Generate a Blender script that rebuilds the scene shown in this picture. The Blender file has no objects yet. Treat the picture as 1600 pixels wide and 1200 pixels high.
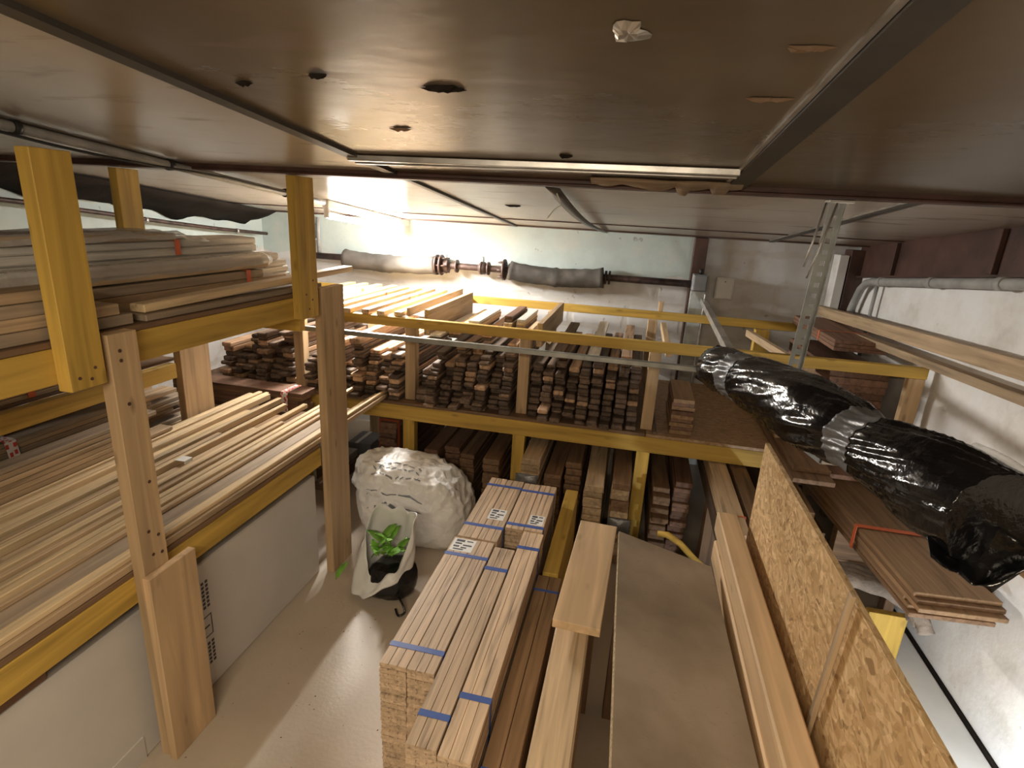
import bpy, bmesh, math, random
from mathutils import Vector, Matrix, noise
R = math.radians
random.seed(7)
S = bpy.context.scene
COL = S.collection

# ------------------------------------------------------------------ camera
CAM = Vector((0, 0, 2.0))
yaw, pit, rol = R(-11.769), R(16.729), R(3.255)
fw = Vector((math.sin(yaw)*math.cos(pit), math.cos(yaw)*math.cos(pit), -math.sin(pit)))
r0 = Vector((math.cos(yaw), -math.sin(yaw), 0)); u0 = r0.cross(fw)
rt = r0*math.cos(rol) + u0*math.sin(rol); up = -r0*math.sin(rol) + u0*math.cos(rol)
cd = bpy.data.cameras.new('camera'); cd.sensor_width = 36; cd.lens = 870/1600*36; cd.clip_start = .02
cam = bpy.data.objects.new('camera', cd); COL.objects.link(cam)
cam.matrix_world = Matrix(((rt.x, up.x, -fw.x, 0), (rt.y, up.y, -fw.y, 0), (rt.z, up.z, -fw.z, CAM.z), (0, 0, 0, 1)))
S.camera = cam
# ------------------------------------------------------------------ world, exposure, lights
S.view_settings.view_transform = 'Standard'; S.view_settings.look = 'None'
S.view_settings.gamma = 1; S.view_settings.use_curve_mapping = False
S.view_settings.exposure = 0.84
w = bpy.data.worlds.new('world'); S.world = w; w.use_nodes = True
w.node_tree.nodes['Background'].inputs[0].default_value = (.9, .8, .65, 1)
w.node_tree.nodes['Background'].inputs[1].default_value = .05
TUBE_STRENGTH = 70.0       # the lit tube over the far left of the store
LAMP_FAR = 44.0            # area light added under the far tube to steer its light down the aisle
LAMP_NEAR = 27.0           # the tube behind the photographer
SPILL_FILL = 6.5           # unseen cold fill added low by the right wall for daylight spilling in

def area(name, loc, rot, sx, sy, power, color):
    l = bpy.data.lights.new(name, 'AREA'); l.shape = 'RECTANGLE'; l.size = sx; l.size_y = sy
    l.energy = power; l.color = color
    o = bpy.data.objects.new(name, l); COL.objects.link(o); o.location = loc; o.rotation_euler = rot
    return o
area('tube_light_near', (-.35, -.55, 2.22), (R(14), 0, 0), 1.2, .10, LAMP_NEAR, (1, .84, .62))
far_l = area('tube_fill_far', (-1.975, 3.95, 1.868), (R(-7), R(-28), 0), .03, 1.0, LAMP_FAR, (1, .965, .90)); far_l.data.spread = R(150)
area('spill_fill_light', (1.22, 1.45, .16), (R(62), 0, R(8)), .10, .06, SPILL_FILL, (.86, .94, 1))  # unseen fill added to brighten the floor beside the right wall

# ------------------------------------------------------------------ materials
def new_mat(name):
    m = bpy.data.materials.new(name); m.use_nodes = True
    nt = m.node_tree; return m, nt, nt.nodes, nt.links, nt.nodes['Principled BSDF']
def N(nodes, t, **kw):
    n = nodes.new(t)
    for k, v in kw.items(): setattr(n, k, v)
    return n
def ramp(nodes, stops):
    r = nodes.new('ShaderNodeValToRGB'); e = r.color_ramp.elements
    e[0].position, e[0].color = stops[0][0], (*stops[0][1], 1)
    e[1].position, e[1].color = stops[-1][0], (*stops[-1][1], 1)
    for p, c in stops[1:-1]:
        x = e.new(p); x.color = (*c, 1)
    return r
def wood(name, c, var=.25, dark=.55, rough=.6, knots=.3, gs=1.0, spec=.35, bump=.15):
    """grain runs along local x; hue and offset change with the object"""
    m, nt, n, l, b = new_mat(name)
    tc = N(n, 'ShaderNodeTexCoord'); oi = N(n, 'ShaderNodeObjectInfo')
    off = N(n, 'ShaderNodeVectorMath', operation='SCALE'); off.inputs[0].default_value = (17.3, 9.1, 5.7)
    l.new(oi.outputs['Random'], off.inputs['Scale'])
    add = N(n, 'ShaderNodeVectorMath', operation='ADD'); l.new(tc.outputs['Object'], add.inputs[0]); l.new(off.outputs[0], add.inputs[1])
    mp = N(n, 'ShaderNodeMapping'); mp.inputs['Scale'].default_value = (2.2*gs, 38*gs, 38*gs); l.new(add.outputs[0], mp.inputs[0])
    nz = N(n, 'ShaderNodeTexNoise'); nz.inputs['Scale'].default_value = 1.0; nz.inputs['Detail'].default_value = 5; nz.inputs['Distortion'].default_value = .8
    l.new(mp.outputs[0], nz.inputs['Vector'])
    rp = ramp(n, [(.30, tuple(x*dark*.85 for x in c)), (.46, tuple(x*.95 for x in c)), (.55, tuple(x*1.03 for x in c)), (.72, tuple(min(1, x*1.3) for x in c))])
    l.new(nz.outputs['Fac'], rp.inputs[0])
    mp2 = N(n, 'ShaderNodeMapping'); mp2.inputs['Scale'].default_value = (4.5, 13, 13); l.new(add.outputs[0], mp2.inputs[0])
    vo = N(n, 'ShaderNodeTexVoronoi'); vo.inputs['Scale'].default_value = 1.0; l.new(mp2.outputs[0], vo.inputs['Vector'])
    kr = ramp(n, [(.05, (1, 1, 1)), (.16, (0, 0, 0))]); l.new(vo.outputs['Distance'], kr.inputs[0])
    km = N(n, 'ShaderNodeMath', operation='MULTIPLY'); l.new(kr.outputs[0], km.inputs[0]); km.inputs[1].default_value = knots
    mx = N(n, 'ShaderNodeMixRGB'); l.new(km.outputs[0], mx.inputs[0]); l.new(rp.outputs[0], mx.inputs[1]); mx.inputs[2].default_value = (*[x*.3 for x in c], 1)
    hs = N(n, 'ShaderNodeHueSaturation'); l.new(mx.outputs[0], hs.inputs['Color'])
    mr = N(n, 'ShaderNodeMapRange'); l.new(oi.outputs['Random'], mr.inputs[0]); mr.inputs[3].default_value = 1-var; mr.inputs[4].default_value = 1+var
    l.new(mr.outputs[0], hs.inputs['Value']); l.new(hs.outputs[0], b.inputs['Base Color'])
    b.inputs['Roughness'].default_value = rough; b.inputs['Specular IOR Level'].default_value = spec
    bp = N(n, 'ShaderNodeBump'); bp.inputs['Strength'].default_value = bump; bp.inputs['Distance'].default_value = .003
    l.new(nz.outputs['Fac'], bp.inputs['Height']); l.new(bp.outputs[0], b.inputs['Normal'])
    return m
def plain(name, c, rough=.6, metal=0, nscale=8, namt=.2, bump=.1, spec=.5, bs=30):
    m, nt, n, l, b = new_mat(name)
    tc = N(n, 'ShaderNodeTexCoord')
    nz = N(n, 'ShaderNodeTexNoise'); nz.inputs['Scale'].default_value = nscale; nz.inputs['Detail'].default_value = 6
    l.new(tc.outputs['Object'], nz.inputs['Vector'])
    rp = ramp(n, [(.3, tuple(x*(1-namt) for x in c)), (.7, tuple(min(1, x*(1+namt*.6)) for x in c))]); l.new(nz.outputs['Fac'], rp.inputs[0])
    l.new(rp.outputs[0], b.inputs['Base Color'])
    b.inputs['Roughness'].default_value = rough; b.inputs['Metallic'].default_value = metal; b.inputs['Specular IOR Level'].default_value = spec
    if bump:
        n2 = N(n, 'ShaderNodeTexNoise'); n2.inputs['Scale'].default_value = bs; n2.inputs['Detail'].default_value = 4; l.new(tc.outputs['Object'], n2.inputs['Vector'])
        bp = N(n, 'ShaderNodeBump'); bp.inputs['Strength'].default_value = bump; bp.inputs['Distance'].default_value = .01
        l.new(n2.outputs['Fac'], bp.inputs['Height']); l.new(bp.outputs[0], b.inputs['Normal'])
    return m
M = {}
M['yellow'] = wood('yellow_pine', (.56, .36, .075), .10, .78, .6, .5, .6)
M['post'] = wood('raw_pine', (.50, .35, .20), .10, .82, .65, .6, .5)
M['pale'] = wood('pale_pine', (.66, .50, .30), .14, .75, .55, .15)
M['tan'] = wood('tan_board', (.47, .34, .21), .22, .70, .6, .2)
M['taupe'] = wood('taupe_board', (.36, .28, .20), .12, .85, .6, .05)
M['old'] = wood('old_floorboard', (.135, .092, .066), .42, .45, .62, .2)
M['oldlight'] = wood('scraped_floorboard', (.42, .27, .17), .35, .5, .6, .2)
M['red'] = wood('red_brown_board', (.19, .105, .068), .25, .6, .6, .1)
M['brown'] = wood('brown_board', (.21, .125, .07), .15, .7, .6, .2)
M['oak'] = wood('oak', (.56, .41, .275), .13, .62, .5, .10, 1.6, .35, .3)
M['oakend'] = wood('oak_edge', (.50, .32, .15), .15, .6, .6, .2)
M['cream'] = wood('primed_white', (.66, .63, .58), .07, .93, .5, 0)
M['lumber'] = wood('spruce_beam', (.58, .40, .23), .08, .80, .6, .45, .5)
M['walnut'] = wood('dark_packed_board', (.30, .185, .10), .10, .75, .55, .1)
M['steel'] = plain('galvanised_steel', (.40, .42, .41), .42, .9, 14, .25, .05)
M['alu'] = plain('aluminium', (.62, .60, .57), .35, .8, 10, .3, .05)
M['rust'] = plain('brown_painted_steel', (.085, .040, .030), .55, 0, 6, .5, .15)
M['darkstrip'] = plain('grey_cover_strip', (.06, .053, .045), .5, 0, 6, .3, .05)
M['pipe'] = plain('dark_pipe', (.075, .045, .038), .5, .2, 20, .6, .3)
M['greypipe'] = plain('grey_pipe', (.36, .36, .35), .5, 0, 12, .25, .1)
M['lag'] = plain('grey_pipe_lagging', (.105, .095, .085), .85, 0, 4, .6, .5, bs=14)
M['black'] = plain('black_film', (.006, .006, .007), .17, 0, 6, .3, .5, .6, 22)
M['tape'] = plain('silver_duct_tape', (.17, .17, .175), .36, .25, 20, .2, .3, bs=40)
M['blue'] = plain('blue_strap', (.05, .11, .38), .4, 0, 6, .1, 0)
M['orange'] = plain('orange_tape', (.75, .16, .06), .45, 0, 6, .15, .1)
M['white'] = plain('white_plastic', (.78, .78, .76), .45, 0, 6, .06, .05)
M['dark'] = plain('dark_gap', (.02, .016, .013), .95, 0, 6, .3, .2, .08)
M['cable'] = plain('black_cable', (.02, .02, .02), .5, 0, 6, .2, 0)
M['cloth'] = plain('grey_cloth', (.26, .215, .175), .95, 0, 9, .45, .6, bs=50)
M['leaf'] = plain('green_leaf', (.20, .46, .06), .4, 0, 30, .3, .2)
M['sheet'] = plain('white_board_sheet', (.62, .59, .56), .55, 0, 3, .08, .05)
M['ink'] = plain('black_ink', (.05, .05, .06), .6, 0, 6, .1, 0)
M['greybox'] = plain('grey_enamel', (.22, .23, .24), .5, 0, 6, .2, .1)
M['chip'] = plain('chipboard_edge', (.55, .43, .27), .8, 0, 120, .5, .4, bs=150)

def m_panel():     # worn grey-brown board face with scratches
    m, nt, n, l, b = new_mat('grey_brown_panel')
    tc = N(n, 'ShaderNodeTexCoord')
    a = N(n, 'ShaderNodeTexNoise'); a.inputs['Scale'].default_value = 3.2; a.inputs['Detail'].default_value = 7; l.new(tc.outputs['Object'], a.inputs['Vector'])
    rp = ramp(n, [(.34, (.20, .155, .11)), (.5, (.285, .225, .165)), (.66, (.36, .29, .22))]); l.new(a.outputs['Fac'], rp.inputs[0])
    mp = N(n, 'ShaderNodeMapping'); mp.inputs['Scale'].default_value = (2.5, 9, 9); l.new(tc.outputs['Object'], mp.inputs[0])
    s = N(n, 'ShaderNodeTexNoise'); s.inputs['Scale'].default_value = 2; s.inputs['Detail'].default_value = 2; s.inputs['Distortion'].default_value = 3; l.new(mp.outputs[0], s.inputs['Vector'])
    sr = ramp(n, [(.497, (0, 0, 0)), (.5, (1, 1, 1)), (.503, (0, 0, 0))]); l.new(s.outputs['Fac'], sr.inputs[0])
    g = N(n, 'ShaderNodeMath', operation='MULTIPLY'); l.new(sr.outputs[0], g.inputs[0]); g.inputs[1].default_value = .5
    mx = N(n, 'ShaderNodeMixRGB'); l.new(g.outputs[0], mx.inputs[0]); l.new(rp.outputs[0], mx.inputs[1]); mx.inputs[2].default_value = (.12, .08, .05, 1)
    l.new(mx.outputs[0], b.inputs['Base Color']); b.inputs['Roughness'].default_value = .5
    return m
M['panel'] = m_panel()

def m_osb(name='oriented_strand_board', tint=(1, 1, 1)):
    m, nt, n, l, b = new_mat(name)
    tc = N(n, 'ShaderNodeTexCoord')
    nz = N(n, 'ShaderNodeTexNoise'); nz.inputs['Scale'].default_value = 9; nz.inputs['Detail'].default_value = 2; l.new(tc.outputs['Object'], nz.inputs['Vector'])
    mxv = N(n, 'ShaderNodeMixRGB'); mxv.inputs[0].default_value = .10; l.new(tc.outputs['Object'], mxv.inputs[1]); l.new(nz.outputs['Color'], mxv.inputs[2])
    cols = []
    for i, (rz, sc) in enumerate(((25, (30, 110, 95)), (-50, (45, 130, 70)))):
        mp = N(n, 'ShaderNodeMapping'); mp.inputs['Rotation'].default_value = (0, R(rz), R(rz)); mp.inputs['Scale'].default_value = sc; l.new(mxv.outputs[0], mp.inputs[0])
        v = N(n, 'ShaderNodeTexVoronoi'); v.inputs['Scale'].default_value = 1.0; l.new(mp.outputs[0], v.inputs['Vector'])
        sp = N(n, 'ShaderNodeSeparateColor'); l.new(v.outputs['Color'], sp.inputs[0])
        rp = ramp(n, [(0, (.20*tint[0], .105*tint[1], .04*tint[2])), (.10, (.46*tint[0], .28*tint[1], .12*tint[2])), (.6, (.60*tint[0], .39*tint[1], .19*tint[2])), (1, (.82*tint[0], .60*tint[1], .34*tint[2]))])
        l.new(sp.outputs[i], rp.inputs[0]); cols.append(rp)
    mx = N(n, 'ShaderNodeMixRGB'); mx.inputs[0].default_value = .5; l.new(cols[0].outputs[0], mx.inputs[1]); l.new(cols[1].outputs[0], mx.inputs[2])
    l.new(mx.outputs[0], b.inputs['Base Color']); b.inputs['Roughness'].default_value = .5
    bp = N(n, 'ShaderNodeBump'); bp.inputs['Strength'].default_value = .25; bp.inputs['Distance'].default_value = .004; l.new(mx.outputs[0], bp.inputs['Height']); l.new(bp.outputs[0], b.inputs['Normal'])
    return m
M['osb'] = m_osb(); M['osbdark'] = m_osb('old_strand_board', (.62, .60, .65))

def m_ceiling():
    m, nt, n, l, b = new_mat('ceiling_board')
    tc = N(n, 'ShaderNodeTexCoord'); ge = N(n, 'ShaderNodeNewGeometry')
    a = N(n, 'ShaderNodeTexNoise'); a.inputs['Scale'].default_value = 1.7; a.inputs['Detail'].default_value = 8; l.new(tc.outputs['Object'], a.inputs['Vector'])
    rp = ramp(n, [(.3, (.105, .080, .052)), (.5, (.140, .108, .072)), (.7, (.185, .145, .100))]); l.new(a.outputs['Fac'], rp.inputs[0])
    # boards left of the second joint are a paler, pinkish make; beyond the beam the paleness also paints in light
    sx = N(n, 'ShaderNodeSeparateXYZ'); l.new(ge.outputs['Position'], sx.inputs[0])
    l1 = N(n, 'ShaderNodeMath', operation='LESS_THAN'); l.new(sx.outputs[0], l1.inputs[0]); l1.inputs[1].default_value = -1.0
    l2 = N(n, 'ShaderNodeMath', operation='GREATER_THAN'); l.new(sx.outputs[1], l2.inputs[0]); l2.inputs[1].default_value = 2.3
    lt = N(n, 'ShaderNodeMath', operation='MAXIMUM'); l.new(l1.outputs[0], lt.inputs[0]); l.new(l2.outputs[0], lt.inputs[1])
    mx = N(n, 'ShaderNodeMixRGB'); l.new(lt.outputs[0], mx.inputs[0]); l.new(rp.outputs[0], mx.inputs[1])
    rp2 = ramp(n, [(.3, (.44, .385, .33)), (.7, (.56, .50, .43))]); l.new(a.outputs['Fac'], rp2.inputs[0]); l.new(rp2.outputs[0], mx.inputs[2])
    # dark scuffs with long crosswise shapes
    mp = N(n, 'ShaderNodeMapping'); mp.inputs['Scale'].default_value = (1.2, 5, 1); l.new(tc.outputs['Object'], mp.inputs[0])
    s = N(n, 'ShaderNodeTexNoise'); s.inputs['Scale'].default_value = 2.2; s.inputs['Detail'].default_value = 5; l.new(mp.outputs[0], s.inputs['Vector'])
    sr = ramp(n, [(.60, (0, 0, 0)), (.70, (1, 1, 1))]); l.new(s.outputs['Fac'], sr.inputs[0])
    g = N(n, 'ShaderNodeMath', operation='MULTIPLY'); l.new(sr.outputs[0], g.inputs[0]); g.inputs[1].default_value = .55
    m2 = N(n, 'ShaderNodeMixRGB'); l.new(g.outputs[0], m2.inputs[0]); l.new(mx.outputs[0], m2.inputs[1]); m2.inputs[2].default_value = (.17, .12, .10, 1)
    l.new(m2.outputs[0], b.inputs['Base Color'])
    b.inputs['Roughness'].default_value = .27; b.inputs['Specular IOR Level'].default_value = .45
    mp3 = N(n, 'ShaderNodeMapping'); mp3.inputs['Scale'].default_value = (.8, 1.2, 1); l.new(tc.outputs['Object'], mp3.inputs[0])
    w_ = N(n, 'ShaderNodeTexNoise'); w_.inputs['Scale'].default_value = 6; w_.inputs['Detail'].default_value = 4; l.new(mp3.outputs[0], w_.inputs['Vector'])
    bp = N(n, 'ShaderNodeBump'); bp.inputs['Strength'].default_value = .2; bp.inputs['Distance'].default_value = .010; l.new(w_.outputs['Fac'], bp.inputs['Height']); l.new(bp.outputs[0], b.inputs['Normal'])
    return m
M['ceiling'] = m_ceiling()

def m_wall(name, axis, paint=True, block=True):
    m, nt, n, l, b = new_mat(name)
    tc = N(n, 'ShaderNodeTexCoord'); sp = N(n, 'ShaderNodeSeparateXYZ'); l.new(tc.outputs['Object'], sp.inputs[0])
    cb = N(n, 'ShaderNodeCombineXYZ'); l.new(sp.outputs[axis], cb.inputs[0]); l.new(sp.outputs[2], cb.inputs[1])
    br = N(n, 'ShaderNodeTexBrick'); br.inputs['Scale'].default_value = 1; br.inputs['Brick Width'].default_value = .42; br.inputs['Row Height'].default_value = .215
    br.inputs['Mortar Size'].default_value = .03; br.inputs['Mortar Smooth'].default_value = .6
    br.inputs['Color1'].default_value = (.72, .72, .74, 1); br.inputs['Color2'].default_value = (.64, .64, .66, 1); br.inputs['Mortar'].default_value = (.60, .58, .54, 1)
    wz = N(n, 'ShaderNodeTexNoise'); wz.inputs['Scale'].default_value = 6; wz.inputs['Detail'].default_value = 4; l.new(cb.outputs[0], wz.inputs['Vector'])
    wm = N(n, 'ShaderNodeMixRGB'); wm.inputs[0].default_value = .085; l.new(cb.outputs[0], wm.inputs[1]); l.new(wz.outputs['Color'], wm.inputs[2]); l.new(wm.outputs[0], br.inputs['Vector'])
    nz = N(n, 'ShaderNodeTexNoise'); nz.inputs['Scale'].default_value = 3.0; nz.inputs['Detail'].default_value = 9; nz.inputs['Roughness'].default_value = .65; l.new(tc.outputs['Object'], nz.inputs['Vector'])
    rp = ramp(n, [(.30, (.56, .52, .47)), (.46, (.76, .74, .71)), (.6, (.84, .84, .84))]); l.new(nz.outputs['Fac'], rp.inputs[0])
    mx = N(n, 'ShaderNodeMixRGB', blend_type='MULTIPLY'); mx.inputs[0].default_value = .8 if block else .0
    l.new(rp.outputs[0], mx.inputs[1]); l.new(br.outputs['Color'], mx.inputs[2])
    gm = N(n, 'ShaderNodeGamma'); gm.inputs[1].default_value = .75; l.new(mx.outputs[0], gm.inputs[0]); out = gm
    if paint:
        e = N(n, 'ShaderNodeTexNoise'); e.inputs['Scale'].default_value = 4; e.inputs['Detail'].default_value = 6; l.new(cb.outputs[0], e.inputs['Vector'])
        ad = N(n, 'ShaderNodeMath', operation='MULTIPLY_ADD'); l.new(e.outputs['Fac'], ad.inputs[0]); ad.inputs[1].default_value = .16; l.new(sp.outputs[2], ad.inputs[2])
        th = N(n, 'ShaderNodeMapRange'); l.new(ad.outputs[0], th.inputs[0]); th.inputs[1].default_value = 1.655; th.inputs[2].default_value = 1.665
        pc = ramp(n, [(.3, (.46, .53, .52)), (.55, (.53, .62, .61)), (.78, (.66, .66, .60))]); l.new(nz.outputs['Fac'], pc.inputs[0])
        xl = N(n, 'ShaderNodeMath', operation='LESS_THAN'); l.new(sp.outputs[0], xl.inputs[0]); xl.inputs[1].default_value = .47
        tm = N(n, 'ShaderNodeMath', operation='MULTIPLY'); l.new(th.outputs[0], tm.inputs[0]); l.new(xl.outputs[0], tm.inputs[1])
        inv = N(n, 'ShaderNodeMath', operation='SUBTRACT'); inv.inputs[0].default_value = 1; l.new(th.outputs[0], inv.inputs[1])
        pm = N(n, 'ShaderNodeMixRGB'); l.new(tm.outputs[0], pm.inputs[0]); l.new(out.outputs[0], pm.inputs[1]); l.new(pc.outputs[0], pm.inputs[2]); out = pm
    # small chips and holes
    v = N(n, 'ShaderNodeTexNoise'); v.inputs['Scale'].default_value = 13; v.inputs['Detail'].default_value = 3; l.new(tc.outputs['Object'], v.inputs['Vector'])
    vr = ramp(n, [(.70, (0, 0, 0)), (.735, (1, 1, 1))]); l.new(v.outputs['Fac'], vr.inputs[0])
    g = N(n, 'ShaderNodeMath', operation='MULTIPLY'); l.new(vr.outputs[0], g.inputs[0]); g.inputs[1].default_value = .6 if block else .25
    cm = N(n, 'ShaderNodeMixRGB'); l.new(g.outputs[0], cm.inputs[0]); l.new(out.outputs[0], cm.inputs[1]); cm.inputs[2].default_value = (.22, .19, .16, 1)
    l.new(cm.outputs[0], b.inputs['Base Color']); b.inputs['Roughness'].default_value = .7
    bp = N(n, 'ShaderNodeBump'); bp.inputs['Strength'].default_value = .6; bp.inputs['Distance'].default_value = .012
    hm = N(n, 'ShaderNodeMath', operation='ADD'); l.new(nz.outputs['Fac'], hm.inputs[0])
    bf = N(n, 'ShaderNodeMath', operation='MULTIPLY'); l.new(br.outputs['Fac'], bf.inputs[0]); bf.inputs[1].default_value = -.3 if block else 0
    if paint:
        bg = N(n, 'ShaderNodeMath', operation='MULTIPLY'); l.new(bf.outputs[0], bg.inputs[0]); l.new(inv.outputs[0], bg.inputs[1]); l.new(bg.outputs[0], hm.inputs[1])
    else: l.new(bf.outputs[0], hm.inputs[1])
    l.new(hm.outputs[0], bp.inputs['Height']); l.new(bp.outputs[0], b.inputs['Normal'])
    return m
M['wallfar'] = m_wall('painted_blockwork_far', 0); M['wallleft'] = m_wall('painted_blockwork_left', 1)
M['wallright'] = m_wall('white_render_right', 1, False, False)
M['floor'] = plain('screed_floor', (.50, .42, .33), .45, 0, 2.2, .16, .12, .5, 60)

def m_wrap():   # clear film, a real thin translucent plastic
    m, nt, n, l, b = new_mat('clear_film')
    b.inputs['Base Color'].default_value = (.93, .90, .86, 1); b.inputs['Roughness'].default_value = .12
    b.inputs['Alpha'].default_value = .38
    tc = N(n, 'ShaderNodeTexCoord'); z = N(n, 'ShaderNodeTexNoise'); z.inputs['Scale'].default_value = 28; z.inputs['Detail'].default_value = 3; l.new(tc.outputs['Object'], z.inputs['Vector'])
    bp = N(n, 'ShaderNodeBump'); bp.inputs['Strength'].default_value = .9; bp.inputs['Distance'].default_value = .01; l.new(z.outputs['Fac'], bp.inputs['Height']); l.new(bp.outputs[0], b.inputs['Normal'])
    return m
M['film'] = m_wrap()
def m_bag():
    m, nt, n, l, b = new_mat('woven_white_sack')
    tc = N(n, 'ShaderNodeTexCoord')
    a = N(n, 'ShaderNodeTexNoise'); a.inputs['Scale'].default_value = 5; a.inputs['Detail'].default_value = 5; l.new(tc.outputs['Object'], a.inputs['Vector'])
    rp = ramp(n, [(.3, (.80, .78, .75)), (.7, (.90, .89, .87))]); l.new(a.outputs['Fac'], rp.inputs[0])
    l.new(rp.outputs[0], b.inputs['Base Color']); b.inputs['Roughness'].default_value = .42
    v = N(n, 'ShaderNodeTexVoronoi'); v.feature = 'DISTANCE_TO_EDGE'; v.inputs['Scale'].default_value = 9
    dn = N(n, 'ShaderNodeMixRGB'); dn.inputs[0].default_value = .2; l.new(tc.outputs['Object'], dn.inputs[1]); l.new(a.outputs['Color'], dn.inputs[2]); l.new(dn.outputs[0], v.inputs['Vector'])
    bp = N(n, 'ShaderNodeBump'); bp.inputs['Strength'].default_value = .7; bp.inputs['Distance'].default_value = .03; l.new(v.outputs['Distance'], bp.inputs['Height']); l.new(bp.outputs[0], b.inputs['Normal'])
    return m
M['bag'] = m_bag()
def m_hazard():   # white tape with red lettering-like blocks
    m, nt, n, l, b = new_mat('printed_tape')
    tc = N(n, 'ShaderNodeTexCoord'); mp = N(n, 'ShaderNodeMapping'); mp.inputs['Scale'].default_value = (60, 60, 38); l.new(tc.outputs['Object'], mp.inputs[0])
    v = N(n, 'ShaderNodeTexVoronoi'); v.distance = 'CHEBYCHEV'; v.inputs['Scale'].default_value = 1; l.new(mp.outputs[0], v.inputs['Vector'])
    rp = ramp(n, [(.33, (.65, .08, .06)), (.36, (.85, .80, .78))]); rp.color_ramp.interpolation = 'CONSTANT'; l.new(v.outputs['Distance'], rp.inputs[0])
    l.new(rp.outputs[0], b.inputs['Base Color']); b.inputs['Roughness'].default_value = .4
    return m
M['hazard'] = m_hazard()
def m_emit(name, c, s):
    m, nt, n, l, b = new_mat(name)
    b.inputs['Base Color'].default_value = (*c, 1); b.inputs['Emission Color'].default_value = (*c, 1); b.inputs['Emission Strength'].default_value = s
    return m
M['tube'] = m_emit('lit_tube', (1, .955, .88), TUBE_STRENGTH)

# ------------------------------------------------------------------ geometry helpers
def link(name, me, mat, parent=None):
    o = bpy.data.objects.new(name, me); COL.objects.link(o)
    if mat is not None and not me.materials: me.materials.append(mat)
    if parent: o.parent = parent
    return o
def tag(o, label=None, cat=None, group=None, kind=None):
    if label: o['label'] = label
    if cat: o['category'] = cat
    if group: o['group'] = group
    if kind: o['kind'] = kind
    return o
def thing(name, loc, label, cat, group=None, rz=0):
    o = bpy.data.objects.new(name, None); COL.objects.link(o); o.location = loc; o.rotation_euler = (0, 0, rz)
    o.empty_display_size = .05
    return tag(o, label, cat, group)
_cache = {}
def board_mesh(L, w, t, mat, bev=.002, seg=1):
    """length on +x from 0, width centred on y, underside at z=0"""
    k = (round(L, 4), round(w, 4), round(t, 4), mat.name, bev)
    if k in _cache: return _cache[k]
    bm = bmesh.new(); bmesh.ops.create_cube(bm, size=1)
    for v in bm.verts: v.co = Vector(((v.co.x+.5)*L, v.co.y*w, (v.co.z+.5)*t))
    if bev: bmesh.ops.bevel(bm, geom=bm.edges[:], offset=min(bev, t*.3, w*.3), segments=seg, affect='EDGES')
    me = bpy.data.meshes.new('board'); bm.to_mesh(me); bm.free(); me.materials.append(mat)
    _cache[k] = me; return me
def frame(p0, p1, upv=(0, 0, 1)):
    x = (Vector(p1)-Vector(p0)).normalized(); y = Vector(upv).cross(x).normalized(); z = x.cross(y)
    return Matrix(((x.x, y.x, z.x, p0[0]), (x.y, y.y, z.y, p0[1]), (x.z, y.z, z.z, p0[2]), (0, 0, 0, 1)))
def board(name, p0, p1, w, t, mat, upv=(0, 0, 1), parent=None, bev=.002):
    """board whose UNDERSIDE centreline runs p0 -> p1"""
    L = (Vector(p1)-Vector(p0)).length
    o = link(name, board_mesh(L, w, t, mat, bev), None, parent)
    mw = frame(p0, p1, upv)
    if parent:
        pm = Matrix.Translation(parent.location) @ parent.rotation_euler.to_matrix().to_4x4()
        mw = pm.inverted() @ mw
    o.matrix_local = mw
    return o
def boxw(name, lo, hi, mat, parent=None, axis=None, bev=.002):
    """axis aligned box in world space; grain along its longest side"""
    lo = Vector(lo); hi = Vector(hi); d = hi-lo
    a = axis if axis is not None else max(range(3), key=lambda i: d[i])
    c = (lo+hi)/2
    if a == 0: return board(name, (lo.x, c.y, lo.z), (hi.x, c.y, lo.z), d.y, d.z, mat, (0, 0, 1), parent, bev)
    if a == 1: return board(name, (c.x, lo.y, lo.z), (c.x, hi.y, lo.z), d.x, d.z, mat, (0, 0, 1), parent, bev)
    return board(name, (c.x, lo.y, lo.z), (c.x, lo.y, hi.z), d.x, d.y, mat, (0, 1, 0), parent, bev)
def tube(name, pts, r, mat, parent=None, n=10, rf=None, closed=True):
    bm = bmesh.new(); rings = []
    P = [Vector(p) for p in pts]
    prev = None
    for i, p in enumerate(P):
        t = ((P[min(i+1, len(P)-1)]-P[max(i-1, 0)])).normalized()
        a = Vector((0, 0, 1)) if abs(t.z) < .9 else Vector((1, 0, 0))
        if prev is not None: a = prev
        y = a.cross(t).normalized(); z = t.cross(y); prev = z
        ring = []
        for k in range(n):
            an = 2*math.pi*k/n
            rr = rf(i, an) if rf else r
            ring.append(bm.verts.new(p + (y*math.cos(an)+z*math.sin(an))*rr))
        rings.append(ring)
    for a, b in zip(rings, rings[1:]):
        for k in range(n): bm.faces.new((a[k], a[(k+1) % n], b[(k+1) % n], b[k]))
    if closed: bm.faces.new(rings[0][::-1]); bm.faces.new(rings[-1])
    for f in bm.faces: f.smooth = len(f.verts) == 4
    bmesh.ops.recalc_face_normals(bm, faces=bm.faces)
    me = bpy.data.meshes.new(name); bm.to_mesh(me); bm.free()
    o = link(name, me, mat, parent)
    if parent: o.matrix_local = (Matrix.Translation(parent.location) @ parent.rotation_euler.to_matrix().to_4x4()).inverted()
    return o
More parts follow.
